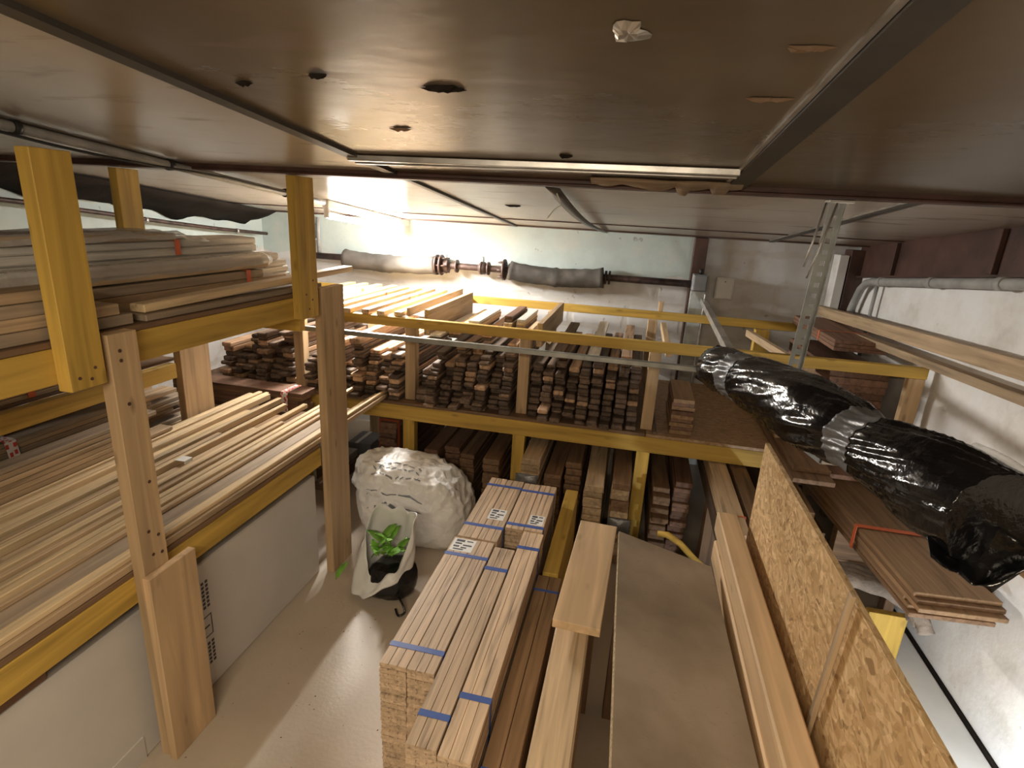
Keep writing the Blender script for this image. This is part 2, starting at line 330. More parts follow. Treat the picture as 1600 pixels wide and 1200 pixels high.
def bent(name, pts, w, t, mat, parent=None):   # flat band following points; width direction computed per call
    bm = bmesh.new(); rings = []
    for (p, side, nrm) in pts:
        p, s, nn = Vector(p), Vector(side).normalized()*w/2, Vector(nrm).normalized()*t
        rings.append([bm.verts.new(q) for q in (p-s, p+s, p+s+nn, p-s+nn)])
    for a, b in zip(rings, rings[1:]):
        for k in range(4): bm.faces.new((a[k], a[(k+1) % 4], b[(k+1) % 4], b[k]))
    bm.faces.new(rings[0][::-1]); bm.faces.new(rings[-1]); bmesh.ops.recalc_face_normals(bm, faces=bm.faces)
    me = bpy.data.meshes.new(name); bm.to_mesh(me); bm.free()
    o = link(name, me, mat, parent)
    if parent: o.matrix_local = (Matrix.Translation(parent.location) @ parent.rotation_euler.to_matrix().to_4x4()).inverted()
    return o
def polymesh(name, verts, faces, mat, parent=None, smooth=False):
    me = bpy.data.meshes.new(name); me.from_pydata(verts, [], faces)
    bm = bmesh.new(); bm.from_mesh(me); bmesh.ops.recalc_face_normals(bm, faces=bm.faces)
    for f in bm.faces: f.smooth = smooth
    bm.to_mesh(me); bm.free()
    return link(name, me, mat, parent)
ORD = ['', 'first', 'second', 'third', 'fourth', 'fifth', 'sixth', 'seventh', 'eighth', 'ninth', 'tenth', 'eleventh', 'twelfth', 'thirteenth', 'fourteenth', 'fifteenth', 'sixteenth', 'seventeenth', 'eighteenth', 'nineteenth', 'twentieth', 'twenty-first', 'twenty-second', 'twenty-third', 'twenty-fourth', 'twenty-fifth', 'twenty-sixth', 'twenty-seventh', 'twenty-eighth', 'twenty-ninth', 'thirtieth']
def NR(i, last): return 'leftmost' if i == 0 else ('rightmost' if i == last else ORD[i+1])

# ================================================================== THE SETTING
XL, XR, YF, YB = -3.45, 1.62, 4.75, -2.6
CS = .09
def cz(y): return 2.347-CS*y
def struct(o): o['kind'] = 'structure'; return o
def slab(name, lo, hi, mat):
    lo = Vector(lo); hi = Vector(hi)
    vs = [(x, y, z) for z in (lo.z, hi.z) for y in (lo.y, hi.y) for x in (lo.x, hi.x)]
    return struct(polymesh(name, vs, [(0, 1, 3, 2), (4, 5, 7, 6), (0, 1, 5, 4), (2, 3, 7, 6), (0, 2, 6, 4), (1, 3, 7, 5)], mat))
slab('floor', (XL, YB, -.1), (XR+.2, YF, 0), M['floor'])
slab('wall_far', (XL-.15, YF, -.1), (XR+.2, YF+.15, 2.3), M['wallfar'])
slab('wall_left', (XL-.15, YB, -.1), (XL, YF, 2.75), M['wallleft'])
slab('wall_right', (XR, YB, -.1), (XR+.2, YF, 2.75), M['wallright'])
slab('wall_back', (XL-.15, YB-.15, -.1), (XR+.2, YB, 2.75), M['wallright'])
def sloped(name, x0, x1, y0, y1, dz, t, mat, kind='structure'):
    """flat piece following the roof slope; underside at cz(y)-dz"""
    vs = []
    for zz in (0, t):
        for y in (y0, y1):
            for x in (x0, x1): vs.append((x, y, cz(y)-dz+zz))
    o = polymesh(name, vs, [(0, 1, 3, 2), (4, 5, 7, 6), (0, 1, 5, 4), (2, 3, 7, 6), (0, 2, 6, 4), (1, 3, 7, 5)], mat)
    if kind: o['kind'] = kind
    return o
sloped('ceiling', XL, XR+.1, YB, YF+.05, 0, .06, M['ceiling'])
k = 0
for (x, wd, y0, y1) in ((-1.004, .045, YB, 2.24), (.305, .06, YB, 2.2), (-2.02, .04, YB, 2.3), (-1.0, .03, 2.34, 4.6), (.955, .035, 2.34, 4.62)):
    k += 1; sloped(f'trim_{k}', x-wd/2, x+wd/2, y0, y1, .012, .013, M['darkstrip'])
    sloped(f'trim_{k}1', x-wd/2-.012, x-wd/2-.002, y0, y1, .007, .009, M['alu'])
k = 20
for (y, hd) in ((4.02, .006), (4.55, .01)):
    k += 1; sloped(f'trim_{k}', XL, XR, y, y+.018, hd, .012, M['rust'])
# the warped strip hanging out of a joint
vs = []; fs = []
for i in range(13):
    t = i/12; y = 2.36+t*2.2; x = -.37+.09*t; z = cz(y)-.016-.05*math.sin(t*math.pi)*(1-t*.6)
    vs += [(x-.03, y, z), (x+.03, y, z-.006), (x+.03, y, z), (x-.03, y, z+.006)]
    if i: a = 4*(i-1); fs += [(a+j, a+(j+1) % 4, a+4+(j+1) % 4, a+4+j) for j in range(4)]
fs += [(0, 1, 2, 3), (48, 49, 50, 51)]
tag(polymesh('loose_cover_strip', vs, fs, M['darkstrip'], None, True), 'dark cover strip sagging out of the ceiling joint beyond the brown beam', 'cover strip')
# main beam across the room
t = thing('steel_beam', (0, 2.3, 2.1), 'brown painted steel beam running across the whole ceiling', 'beam')
boxw('bottom_flange', (XL, 2.215, 2.120), (XR, 2.325, 2.129), M['rust'], t)
boxw('casing', (XL, 2.222, 2.129), (XR, 2.318, 2.2), M['rust'], t)
# torn panel edge beside the beam
vs = []; fs = []
for i in range(41):
    u = i/40; x = -.2+u*.52; d = .03+.05*abs(noise.noise((x*9, 1.3, 0)))+(.035 if .58 < u < .66 or .8 < u < .92 else 0)
    y = 2.16+.03*noise.noise((x*7, 5, 0)); vs += [(x, y-.05, cz(y)-.004), (x, y+d*.3, cz(y)-.004-d*.55), (x, y+.004-.05, cz(y)-.001), (x, y+d*.3+.004, cz(y)-.001-d*.55)]
    if i: a = 4*(i-1); fs += [(a, a+4, a+5, a+1), (a+2, a+3, a+7, a+6), (a+1, a+5, a+7, a+3)]
tag(polymesh('torn_panel_edge', vs, fs, M['taupe'], None, True), 'torn pale flap of ceiling board curling down before the brown beam', 'torn panel')
# unlit twin rail in front of the beam
t = thing('aluminium_rail', (-.35, 1.93, 2.16), 'long bright aluminium rail fixed under the ceiling before the brown beam', 'rail')
for n_, y0 in (('rail_edge', 1.90), ('rail_lip', 1.955)):
    vs = []
    board(n_, (-1.02, y0, cz(y0)-.022), (.27, y0, cz(y0)-.022), .022, .02, M['alu'], (0, 0, 1), t)
board('rail_back', (-1.02, 1.93, cz(1.93)-.008), (.27, 1.93, cz(1.93)-.008), .07, .007, M['darkstrip'], (0, 0, 1), t)
# the steel frame of the right wall
t = thing('wall_beam', (XR, 2, 1.95), 'dark red-brown steel beam along the top of the right wall', 'beam')
def rbeam(n_, x0, x1, z0, z1, mat, y0=-1.2, y1=4.7):
    vs = []
    for y in (y0, y1):
        for zz in (z0, z1):
            for x in (x0, x1): vs.append((x, y, cz(y)-zz))
    o = polymesh(n_, vs, [(0, 1, 3, 2), (4, 5, 7, 6), (0, 1, 5, 4), (2, 3, 7, 6), (0, 2, 6, 4), (1, 3, 7, 5)], mat, t)
    o.matrix_local = Matrix.Translation(t.location).inverted(); return o
rbeam('web', XR-.02, XR-.003, .0, .225, M['rust']); rbeam('lower_flange', XR-.05, XR-.02, .215, .225, M['rust'])
for y in (1.6, 3.0, 4.05):
    boxw('stiffener', (XR-.046, y, cz(y)-.212), (XR-.021, y+.035, cz(y)-.01), M['rust'], t)
boxw('column', (XR-.11, 4.6, 0.0), (XR-.003, 4.745, 1.9), M['rust'], t)
t = thing('wall_pipe', (XR-.06, 3, 1.8), 'grey plastic pipe along the right wall under the brown beam', 'pipe')
pp = [(XR-.055, y, cz(y)-.255) for y in (-1.2, 1, 2.6, 4.25)] + [(XR-.055, 4.36, 1.69), (XR-.055, 4.44, 1.64), (XR-.06, 4.5, 1.52), (XR-.07, 4.55, 1.36)]
tube('pipe_run', pp, .026, M['greypipe'], t, 14)
for y in (2.85, 3.45, 4.1): tube('coupling', [(XR-.055, y, cz(y)-.255), (XR-.055, y+.05, cz(y+.05)-.255)], .031, M['greypipe'], t, 14)
tube('drop_pipe', [(XR-.045, 4.2, 1.70), (XR-.045, 4.22, 1.2)], .012, M['greypipe'], t)
# steel column + boxes on the far wall
t = thing('steel_column', (.46, 4.7, 0), 'brown steel column on the far wall with galvanised channel below', 'column')
boxw('column_shaft', (.415, 4.66, 0), (.515, 4.745, 1.92), M['rust'], t)
boxw('channel', (.43, 4.60, 0), (.54, 4.655, 1.52), M['steel'], t)
boxw('channel_lip', (.535, 4.585, 0), (.545, 4.60, 1.5), M['alu'], t)
t = thing('grey_switch_box', (.47, 4.6, 1.55), 'grey enamel connector box on the brown column of the far wall', 'switch box')
boxw('housing', (.43, 4.55, 1.52), (.54, 4.655, 1.65), M['greybox'], t, bev=.006)
boxw('cover', (.44, 4.542, 1.53), (.53, 4.55, 1.64), M['greybox'], t)
tube('cable_gland', [(.485, 4.60, 1.65), (.485, 4.60, 1.69)], .015, M['cable'], t)
t = thing('junction_box', (.68, 4.7, 1.53), 'white upright junction box on the far wall right of the column', 'junction box')
boxw('housing', (.62, 4.69, 1.46), (.755, 4.745, 1.63), M['white'], t, bev=.006)
boxw('cover', (.63, 4.682, 1.47), (.745, 4.69, 1.62), M['white'], t)
tube('screw', [(.6875, 4.679, 1.6), (.6875, 4.683, 1.6)], .006, M['greybox'], t)
boxw('nib', (1.44, 4.60, 0), (1.50, 4.745, 1.86), M['wallright']).name = 'trim_30'; bpy.data.objects['trim_30']['kind'] = 'structure'

# ---- far wall pipe with lagging and flanges
t = thing('heating_pipe', (-1, 4.66, 1.55), 'dark horizontal pipe along far wall with two grey lagged lengths and flanges', 'pipe')
def pz(x): return 1.565
yP = 4.66
tube('pipe_run', [(x, yP, 1.565) for x in (-3.0, -2, -1, 0, .43)], .028, M['pipe'], t, 14)
def lag(n_, x0, x1, r, sag, seed):
    m = 26
    pts = [(x0+(x1-x0)*i/m, yP-.005, 1.56+sag*math.sin(math.pi*i/m)) for i in range(m+1)]
    tube(n_, pts, r, M['lag'], t, 22, lambda i, a: r*(1+.10*noise.noise((i*.45+seed, math.cos(a)*1.3, math.sin(a)*1.3))) + (.008 if i % 13 == 0 else 0))
lag('lagging', -2.56, -1.70, .075, -.02, 3); lag('lagging', -1.04, -.26, .075, -.025, 11)
for x in (-1.70, -1.66, -1.60, -1.52, -1.30, -1.24, -1.10, -1.05, -.25, -.22):
    r = .088 if x in (-1.70, -1.66, -1.10) else .055
    tube('flange', [(x, yP, 1.565), (x+.016, yP, 1.565)], r, M['pipe'], t, 16)
for x in (-1.61, -1.28):
    tube('valve', [(x-.04, yP, 1.565), (x-.02, yP, 1.565), (x+.02, yP, 1.565), (x+.04, yP, 1.565)], .05, M['pipe'], t, 12, lambda i, a: (.03, .052, .052, .03)[i])
    tube('valve_stem', [(x, yP, 1.61), (x, yP-.01, 1.66)], .010, M['greypipe'], t)
for x in (-1.68, -1.63, -1.12):
    for a in range(6):
        yy, zz = yP+.068*math.cos(a*math.pi/3), 1.565+.068*math.sin(a*math.pi/3)
        tube('bolt', [(x-.02, yy, zz), (x+.04, yy, zz)], .007, M['pipe'], t, 6)

# ---- left wall head: old dark roofing, pipe and hanging rags
vs = []; fs = []; m = 60
for i in range(m+1):
    y = 1.2+i*3.3/m
    for j, (x, z) in enumerate(((-3.44, .20), (-3.38, .15), (-3.3, .11), (-3.2, .07), (-3.12, .01))):
        nn = noise.noise((y*3.1, j*1.7, 2)); vs.append((x, y, cz(y)-z*(.62+.35*nn)-.005))
for i in range(m):
    for j in range(4): a = i*5+j; fs.append((a, a+1, a+6, a+5))
o = polymesh('old_roofing_felt', vs, fs, M['dark'], None, True); sm = o.modifiers.new('thick', 'SOLIDIFY'); sm.thickness = .006
tag(o, 'ragged dark roofing felt sagging along the head of the left wall', 'roofing felt')
t = thing('conduit', (-3.3, 3, 1.9), 'dark conduit running under the felt on the left wall', 'conduit')
tube('conduit_run', [(-3.3, y, cz(y)-.20-.01*math.sin(y*2)) for y in (1.5, 2, 2.5, 3, 3.5, 4, 4.6)], .014, M['pipe'], t, 12)
for y in (2.2, 3.3, 4.2): tube('clip', [(-3.3, y, cz(y)-.21), (-3.3, y+.02, cz(y)-.21)], .02, M['alu'], t, 12)
t = thing('wall_bracket', (-2.85, 4.7, 1.75), 'pale conduit bracket with hanging end on the far wall corner', 'bracket')
tube('riser', [(-2.84, 4.70, 1.90), (-2.84, 4.70, 1.58)], .018, M['greypipe'], t)
boxw('terminal_box', (-2.98, 4.68, 1.72), (-2.87, 4.745, 1.84), M['greybox'], t)
tube('arm', [(-3.05, 4.70, 1.70), (-2.84, 4.70, 1.70)], .012, M['greypipe'], t)
# batten with cables along x=-2
t = thing('cable_conduit', (-1.94, 2, 2.1), 'grey conduit with a black cable clipped under the left ceiling boards', 'conduit')
tube('conduit_run', [(-1.95, y, cz(y)-.03) for y in (-1, .5, 1.5, 2.2, 3.3)], .016, M['greypipe'], t, 12)
tube('cable', [(-1.915, y, cz(y)-.032-.03*max(0, math.sin((y-1)*2.4))) for y in [-1+.2*i for i in range(22)]], .005, M['cable'], t, 8)
for y in (.9, 1.5, 2.1, 2.9): tube('clip', [(-1.95, y, cz(y)-.03), (-1.95, y+.02, cz(y)-.03)], .023, M['cable'], t, 12)
# ---- lit fluorescent fitting
t = thing('ceiling_light', (-2.02, 4.1, 2.0), 'lit fluorescent tube light under the ceiling at the far left', 'ceiling light')
board('housing', (-2.0, 3.40, cz(3.40)-.055), (-2.0, 4.72, cz(4.72)-.055), .045, .05, M['white'], (0, 0, 1), t)
tube('fluorescent_tube', [(-1.995, 3.42, cz(3.42)-.098), (-1.995, 4.60, cz(4.60)-.098)], .019, M['tube'], t, 14)
for y in (3.40, 4.60): boxw('end_cap', (-2.012, y, cz(y)-.115), (-1.978, y+.02, cz(y)-.05), M['white'], t)
# fitting behind the photographer: its light is tube_light_near
t = thing('ceiling_light', (-.35, -.55, 2.385), 'white ceiling light fitting behind the photographer', 'ceiling light')
boxw('housing', (-.95, -.61, 2.25), (.25, -.49, 2.385), M['white'], t)
# patched and bitten places in the ceiling
def scar(x, y, rx, ry, lab, seed, mat, nm='ceiling_hole', cat='ceiling hole'):
    vs = [(0, 0, 0)]; n_ = 18
    for ring, q in ((.55, 1), (1, 0)):
        for i in range(n_):
            a = 2*math.pi*i/n_; r_ = ring*(1+.8*noise.noise((math.cos(a)*1.8+seed, math.sin(a)*1.8, ring)))
            vs.append((math.cos(a)*rx*r_, math.sin(a)*ry*r_, -.006*q*(1+.6*noise.noise((i*.9, seed, 0)))))
    fs = [(0, 1+i, 1+(i+1) % n_) for i in range(n_)] + [(1+i, 1+n_+i, 1+n_+(i+1) % n_, 1+(i+1) % n_) for i in range(n_)]
    vs[0] = (0, 0, -.004)
    o = polymesh(nm, vs, fs, mat); o.location = (x, y, cz(y)-.0015); o.rotation_euler = (math.atan(-CS), 0, 0)
    return tag(o, lab, cat)
scar(-.050, .92, .028, .030, 'small torn patch of crinkled silver foil on the near ceiling board', 2, M['alu'], 'foil_patch', 'foil patch')
for i, (x, y, rx, ry, lab) in enumerate((
    (-.42, 1.18, .045, .014, 'largest torn bite in the near ceiling board, left of centre'),
    (-.66, 1.11, .022, .007, 'thin slit in the near ceiling board above the torn bite'),
    (-.86, 1.16, .02, .006, 'thin slit near the left joint of the near ceiling board'),
    (-.66, 1.52, .03, .006, 'scratch in the near ceiling board halfway to the rail'),
    (-.25, 1.80, .022, .012, 'small bite in the ceiling board right before the aluminium rail'),
    (-.72, 3.2, .05, .03, 'dark hole in the ceiling beyond the brown beam'),
    (.20, 1.22, .035, .006, 'brown scrape beside the right joint of the ceiling board'),
    (.205, .98, .03, .005, 'short brown scrape nearer the camera beside the right ceiling joint'))):
    scar(x, y, rx, ry*1.2, lab, i*3.1, M['dark'] if i in (0, 1, 2, 4, 5) else M['brown'])
# string hanging from the warped strip
tag(tube('string', [(-.36, 2.42, 2.10), (-.35, 2.5, 2.06), (-.38, 2.52, 2.04), (-.41, 2.52, 2.0)], .003, M['cream'], None, 6), 'pale loose string hanging by the sagging cover strip', 'string')

# ================================================================== LEFT RACK
XA = -1.53      # aisle face of the left rack
t = thing('storage_rack', (-1.9, 1.6, 0), 'timber storage rack with yellow beams along the left side of the aisle', 'storage rack')
boxw('beam', (XA-.045, -1.0, 1.485), (XA, 2.46, 1.585), M['yellow'], t)
boxw('beam', (XA-.045, -1.0, .668), (XA, 2.46, .77), M['yellow'], t)
boxw('deck', (-2.32, -1.0, 1.586), (XA-.003, 2.46, 1.604), M['brown'], t)
boxw('deck', (-2.32, -1.0, .771), (XA-.003, 2.46, .79), M['brown'], t)
boxw('beam', (-2.36, -1.0, 1.485), (-2.315, 2.6, 1.585), M['yellow'], t)
boxw('beam', (-2.355, -1.0, 1.085), (-2.31, 2.39, 1.165), M['yellow'], t)
boxw('upright', (XA, 1.172, 1.465), (XA+.045, 1.282, 2.10), M['yellow'], t)
boxw('upright', (XA, 2.288, 1.487), (XA+.045, 2.43, 2.118), M['yellow'], t)
boxw('upright', (XA-.0, 1.30, .0), (XA+.045, 1.402, 1.603), M['post'], t)
boxw('upright', (XA-.0, 2.465, .0), (XA+.045, 2.672, 1.613), M['post'], t)
boxw('foot_plank', (XA+.046, 1.288, 0), (XA+.075, 1.49, .782), M['lumber'], t)
boxw('upright', (-2.405, 2.24, 1.4), (-2.36, 2.36, 2.115), M['yellow'], t)
boxw('upright', (-2.36, 2.43, 0), (-2.316, 2.64, 1.48), M['post'], t)
boxw('upright', (-2.36, 1.2, 0), (-2.316, 1.3, 1.08), M['post'], t)
boxw('crosspiece', (-2.26, 2.41, 1.40), (XA-.05, 2.455, 1.484), M['yellow'], t)
for (y, z) in ((1.335, 1.55), (1.335, 1.52), (1.34, 1.38), (1.37, 1.1), (1.34, .93), (1.375, .9), (1.345, .84), (1.38, .83)):
    o = tube('screw_head', [(XA+.0452, y, z), (XA+.0465, y, z)], .006, M['rust'], t, 8)
for (y, z) in ((1.2, 1.50), (1.25, 1.52), (1.235, 1.49), (2.33, 1.6), (2.38, 1.57), (2.35, 1.53), (2.39, 1.66)):
    tube('screw_head', [(XA+.0452, y, z), (XA+.0465, y, z)], .005, M['rust'], t, 8)
# white sheet goods under the rack
t = thing('board_box', (-1.6, 1.8, 0), 'large white board box standing on edge under the left rack', 'box')
boxw('box_body', (-1.93, .4, 0.0), (-1.572, 2.46, .60), M['sheet'], t, bev=.006)
boxw('bottom_lip', (-1.572, .4, 0.0), (-1.568, 1.27, .10), M['sheet'], t, 1, 0)
# illegible stencil: lines of small marks and a frame
for (y0, n_) in ((1.62, 3), (1.50, 2)):
    pass
for row in range(4):
    for c in range(7):
        if random.random() < .85:
            z = .50-c*.019; y = 1.635-row*.022; boxw('print_mark', (-1.5723, y, z), (-1.5708, y+.013, z+.012), M['ink'], t, 1, 0)
for row in range(4):
    for c in range(6):
        if random.random() < .85:
            z = .21-c*.019; y = 1.635-row*.022; boxw('print_mark', (-1.5723, y, z), (-1.5708, y+.013, z+.012), M['ink'], t, 1, 0)
for a in (((1.565, .25), (1.65, .254)), ((1.565, .345), (1.65, .349)), ((1.565, .25), (1.569, .349)), ((1.646, .25), (1.65, .349)), ((1.58, .295), (1.635, .302))):
    boxw('print_frame', (-1.5717, a[0][0], a[0][1]), (-1.5708, a[1][0], a[1][1]), M['ink'], t, 1, 0)
o = boxw('cardboard_box', (-1.70, .55, .601), (-1.58, 1.02, .655), M['red']); tag(o, 'dark brown flat carton lying on the white box at bottom left', 'carton')

# ---- upper shelf load
zU = 1.605
G = 'boards on the upper shelf of the left rack'
def shelfboard(name, x, w, z, t_, y0, y1, mat, lab, grp=G, dx=0, dz=0, cat='board'):
    o = board(name, (x, y0, z), (x+dx, y1, z+dz), w, t_, M[mat], bev=.007 if mat == 'cream' else .003); return tag(o, lab, cat, grp)
shelfboard('wide_board', -1.590, .095, zU, .022, 1.50, 2.56, 'taupe', 'wide taupe board at the aisle edge of the upper left shelf')
shelfboard('wide_board', -1.600, .10, zU+.001, .034, .2, 1.46, 'taupe', 'brown board nearest the camera on the upper left shelf edge, lowest layer')
shelfboard('wide_board', -1.605, .10, zU+.036, .034, .2, 1.42, 'tan', 'brown board nearest the camera on the upper left shelf edge, second layer')
shelfboard('wide_board', -1.605, .10, zU+.071, .034, .2, 1.34, 'taupe', 'brown board nearest the camera on the upper left shelf edge, third layer')
shelfboard('wide_board', -1.61, .10, zU+.106, .030, .2, 1.30, 'tan', 'brown board nearest the camera on the upper left shelf edge, topmost layer')
shelfboard('long_plank', -1.595, .06, zU+.024, .028, 1.52, 2.93, 'pale', 'long pale plank sticking out past the yellow upright of the upper shelf', dz=.026)
shelfboard('long_plank', -1.692, .08, zU, .03, .2, 2.52, 'tan', 'tan plank behind the aisle edge board on the upper left shelf')
shelfboard('long_plank', -1.80, .095, zU, .05, .2, 2.58, 'tan', 'tan plank under the film roll on the upper shelf, lower')
shelfboard('long_plank', -1.80, .09, zU+.051, .035, .2, 2.40, 'taupe', 'taupe plank under the film roll on the upper shelf, upper')
for i in range(6):
    for j, x in enumerate((-1.935, -2.045, -2.155)):
        if j == 0 and i > 3: continue
        y1 = 2.72+.05*random.uniform(-1, 1)+(.1 if i < 3 and j == 0 else 0)
        shelfboard('primed_trim', x+random.uniform(-.010, .010), random.choice((.092, .10, .104)), zU+i*.036, .035, .2, y1, 'cream',
                   f'white primed trim length, {ORD[6-i] if j else ORD[4-i]} from the top of the {("aisle side","middle","rear")[j]} pile on the upper shelf', 'white primed trims on the upper shelf', cat='trim length')
# orange tags
def wraptag(name, x, w, z, t_, y, lab, mat='orange', wl=.03, cat='tape band', gr=None):
    bm = bmesh.new()
    e = .0015
    cs = [(x-w/2-e, z+t_*.1), (x-w/2-e, z+t_+e), (x+w/2+e, z+t_+e), (x+w/2+e, z+t_*.1)]
    o = []
    vs = []
    for yy in (y, y+wl):
        for (a, b_) in cs: vs.append((a, yy, b_))
        for (a, b_) in ((x+w/2+2*e, z+t_*.1), (x+w/2+2*e, z+t_+2*e), (x-w/2-2*e, z+t_+2*e), (x-w/2-2*e, z+t_*.1)): vs.append((a, yy, b_))
    bm.free()
    fs = [(i, (i+1) % 8, 8+(i+1) % 8, 8+i) for i in range(8)] + [(0, 1, 6, 7), (1, 2, 5, 6), (2, 3, 4, 5), (8, 9, 14, 15), (9, 10, 13, 14), (10, 11, 12, 13)]
    return tag(polymesh(name, vs, fs, M[mat]), lab, cat, gr)
wraptag('orange_tape_band', -2.045, .128, zU+.145, .071, 2.12, 'orange tape band around the top of the white trim pile')
wraptag('orange_tape_band', -1.80, .10, zU+.001, .088, 2.27, 'orange tape band around the tan planks below the film roll')
# film wrapped roll and film bundle
t = thing('wrapped_trim_bundle', (-1.80, 1.5, 1.74), 'slim trim bundle rolled in clear crinkled film on the upper shelf', 'bundle')
zr = zU+.087
for dx, dz in ((-.018, 0.006), (.016, .006), (0, .03)): board('strip', (-1.80+dx, .9, zr+dz), (-1.80+dx, 2.46, zr+dz), .03, .02, M['tan'], (0, 0, 1), t)
tube('film', [(-1.80, .85+i*.0555, zr+.036) for i in range(31)], .036, M['film'], t, 16, lambda i, a: .036*(1+.16*noise.noise((i*.5, math.cos(a)*2, math.sin(a)*2))) if 0 < i < 30 else .02)
t = thing('film_wrapped_planks', (-2.1, 1.2, 1.83), 'brown planks under crinkled clear film on top of the white trims', 'bundle')
for dx in (-.09, 0, .09): board('plank', (-2.1+dx, .2, zU+.217), (-2.1+dx, 2.12, zU+.217), .085, .028, M['taupe'], (0, 0, 1), t)
vs = []; fs = []; n1, n2 = 40, 10
for i in range(n1+1):
    for j in range(n2+1):
        y = .2+2.1*i/n1; x = -2.25+.30*j/n2
        z = zU+.252+.014*noise.noise((x*14, y*8, 0))-(.028 if j in (0, n2) else 0)-(.02 if i > n1-3 else 0)
        vs.append((x, y, z))
for i in range(n1):
    for j in range(n2): a = i*(n2+1)+j; fs.append((a, a+1, a+n2+2, a+n2+1))
o = polymesh('film', vs, fs, M['film'], t, True); o.matrix_local = Matrix.Translation(t.location).inverted()
o.modifiers.new('thick', 'SOLIDIFY').thickness = .001

# ---- lower shelf load: long strips
zL = .791
rng = random.Random(3)
strips = []
for x, w_, mt, y1 in ((-1.575, .078, 'tan', 3.28), (-1.660, .085, 'taupe', 2.95), (-1.750, .08, 'brown', 2.90), (-1.836, .08, 'brown', 2.80), (-1.922, .08, 'walnut', 2.70), (-2.008, .08, 'brown', 2.75), (-2.094, .08, 'walnut', 2.72), (-2.180, .08, 'brown', 2.8), (-2.262, .075, 'taupe', 2.35)):  # bottom boards darkened to paint the shade in the gaps between strips
    strips.append((x, w_, 0, .028, -.6, y1, mt))
xs = -1.548
for i, (w_, h_, gap, y0, y1, mt) in enumerate(((.020, .020, .008, -.6, 3.42, 'pale'), (.026, .012, .085, -.6, 3.05, 'pale'), (.020, .018, .012, -.6, 2.74, 'tan'), (.034, .026, .014, -.6, 3.0, 'pale'), (.026, .020, .010, -.6, 3.36, 'pale'), (.022, .030, .024, .9, 2.55, 'tan'),
        (.030, .026, .014, -.6, 2.86, 'pale'), (.040, .016, .020, -.6, 2.45, 'tan'), (.024, .034, .016, -.6, 2.80, 'pale'), (.026, .030, .022, .5, 2.30, 'tan'), (.028, .036, .014, -.6, 2.88, 'pale'), (.045, .020, .018, -.6, 2.66, 'pale'), (.024, .036, .012, -.6, 2.92, 'pale'), (.024, .030, .014, -.6, 2.96, 'pale'), (.028, .038, .010, -.6, 2.94, 'pale'), (.026, .034, .01, -.6, 2.90, 'pale'))):
    strips.append((xs-w_/2, w_, .029, h_, y0, y1, mt)); xs -= w_+gap
strips += [(-1.905, .05, .0570, .018, -.6, 1.15, 'tan'), (-2.09, .07, .0670, .018, -.6, 1.28, 'taupe'), (-2.10, .06, .0860, .018, -.6, 1.05, 'tan')]
base = [s for s in strips if s[2] == 0]; upper = [s for s in strips if s[2] > 0]
for lst, word in ((base, 'wide strip board of the bottom layer'), (upper, 'slim pine strip lying on the layer')):
    lst.sort(key=lambda s: (-s[0], s[2]))
    for i, (x, w_, dz, th, y0, y1, mt) in enumerate(lst):
        nm = 'strip_board' if dz == 0 else 'pine_strip'
        shelfboard(nm, x, w_, zL+dz, th, y0, y1, mt, f'{word}, {ORD[i+1]} from aisle edge, lower left shelf', 'strips on the lower shelf of the left rack', rng.uniform(-.004, .004), 0, 'strip')
# old tongued boards heaped at the rear of the lower shelf, with printed tape
zo = zL
for r_ in range(6):
    shelfboard('old_board', -2.262+rng.uniform(-.006, .006), .075, zL+.070+r_*.022, .021, -.5, 2.15+rng.uniform(-.2, .12), rng.choice(('tan', 'taupe', 'tan')), f'old tongued board, {ORD[6-r_]} from top, on the rear edge of the left rack', 'old boards heaped behind the left rack')
tsh = thing('rear_storage_rack', (-2.85, 1.2, 0), 'second timber rack between the left rack and the left wall, full of old boards', 'storage rack')
boxw('deck_board', (-3.3, -.6, .68), (-2.412, 3.0, .70), M['brown'], tsh)
boxw('bearer', (-3.3, 2.9, .6), (-2.412, 2.98, .679), M['yellow'], tsh); boxw('bearer', (-3.3, .3, .6), (-2.412, .38, .679), M['yellow'], tsh)
boxw('leg', (-3.3, 2.9, 0), (-3.22, 2.98, .599), M['post'], tsh); boxw('leg', (-2.5, 2.9, 0), (-2.42, 2.98, .599), M['post'], tsh)
boxw('leg', (-3.3, .3, 0), (-3.22, .38, .599), M['post'], tsh); boxw('leg', (-2.5, .3, 0), (-2.42, .38, .599), M['post'], tsh)
for r_ in range(13):
    for c in range(3):
        x = -2.475-.11*c+rng.uniform(-.01, .01); z = .701+r_*.0235
        y1 = 2.35+rng.uniform(-.25, .25)
        shelfboard('old_board', x, .095, z, .022, -.5, y1, rng.choice(('tan', 'tan', 'taupe', 'brown')), f'old tongued board, {ORD[13-r_]} from the top of the {("aisle side","middle","wall side")[c]} pile behind the left rack', 'old boards heaped behind the left rack')
for r_ in range(3):
    for c in range(3):
        pass
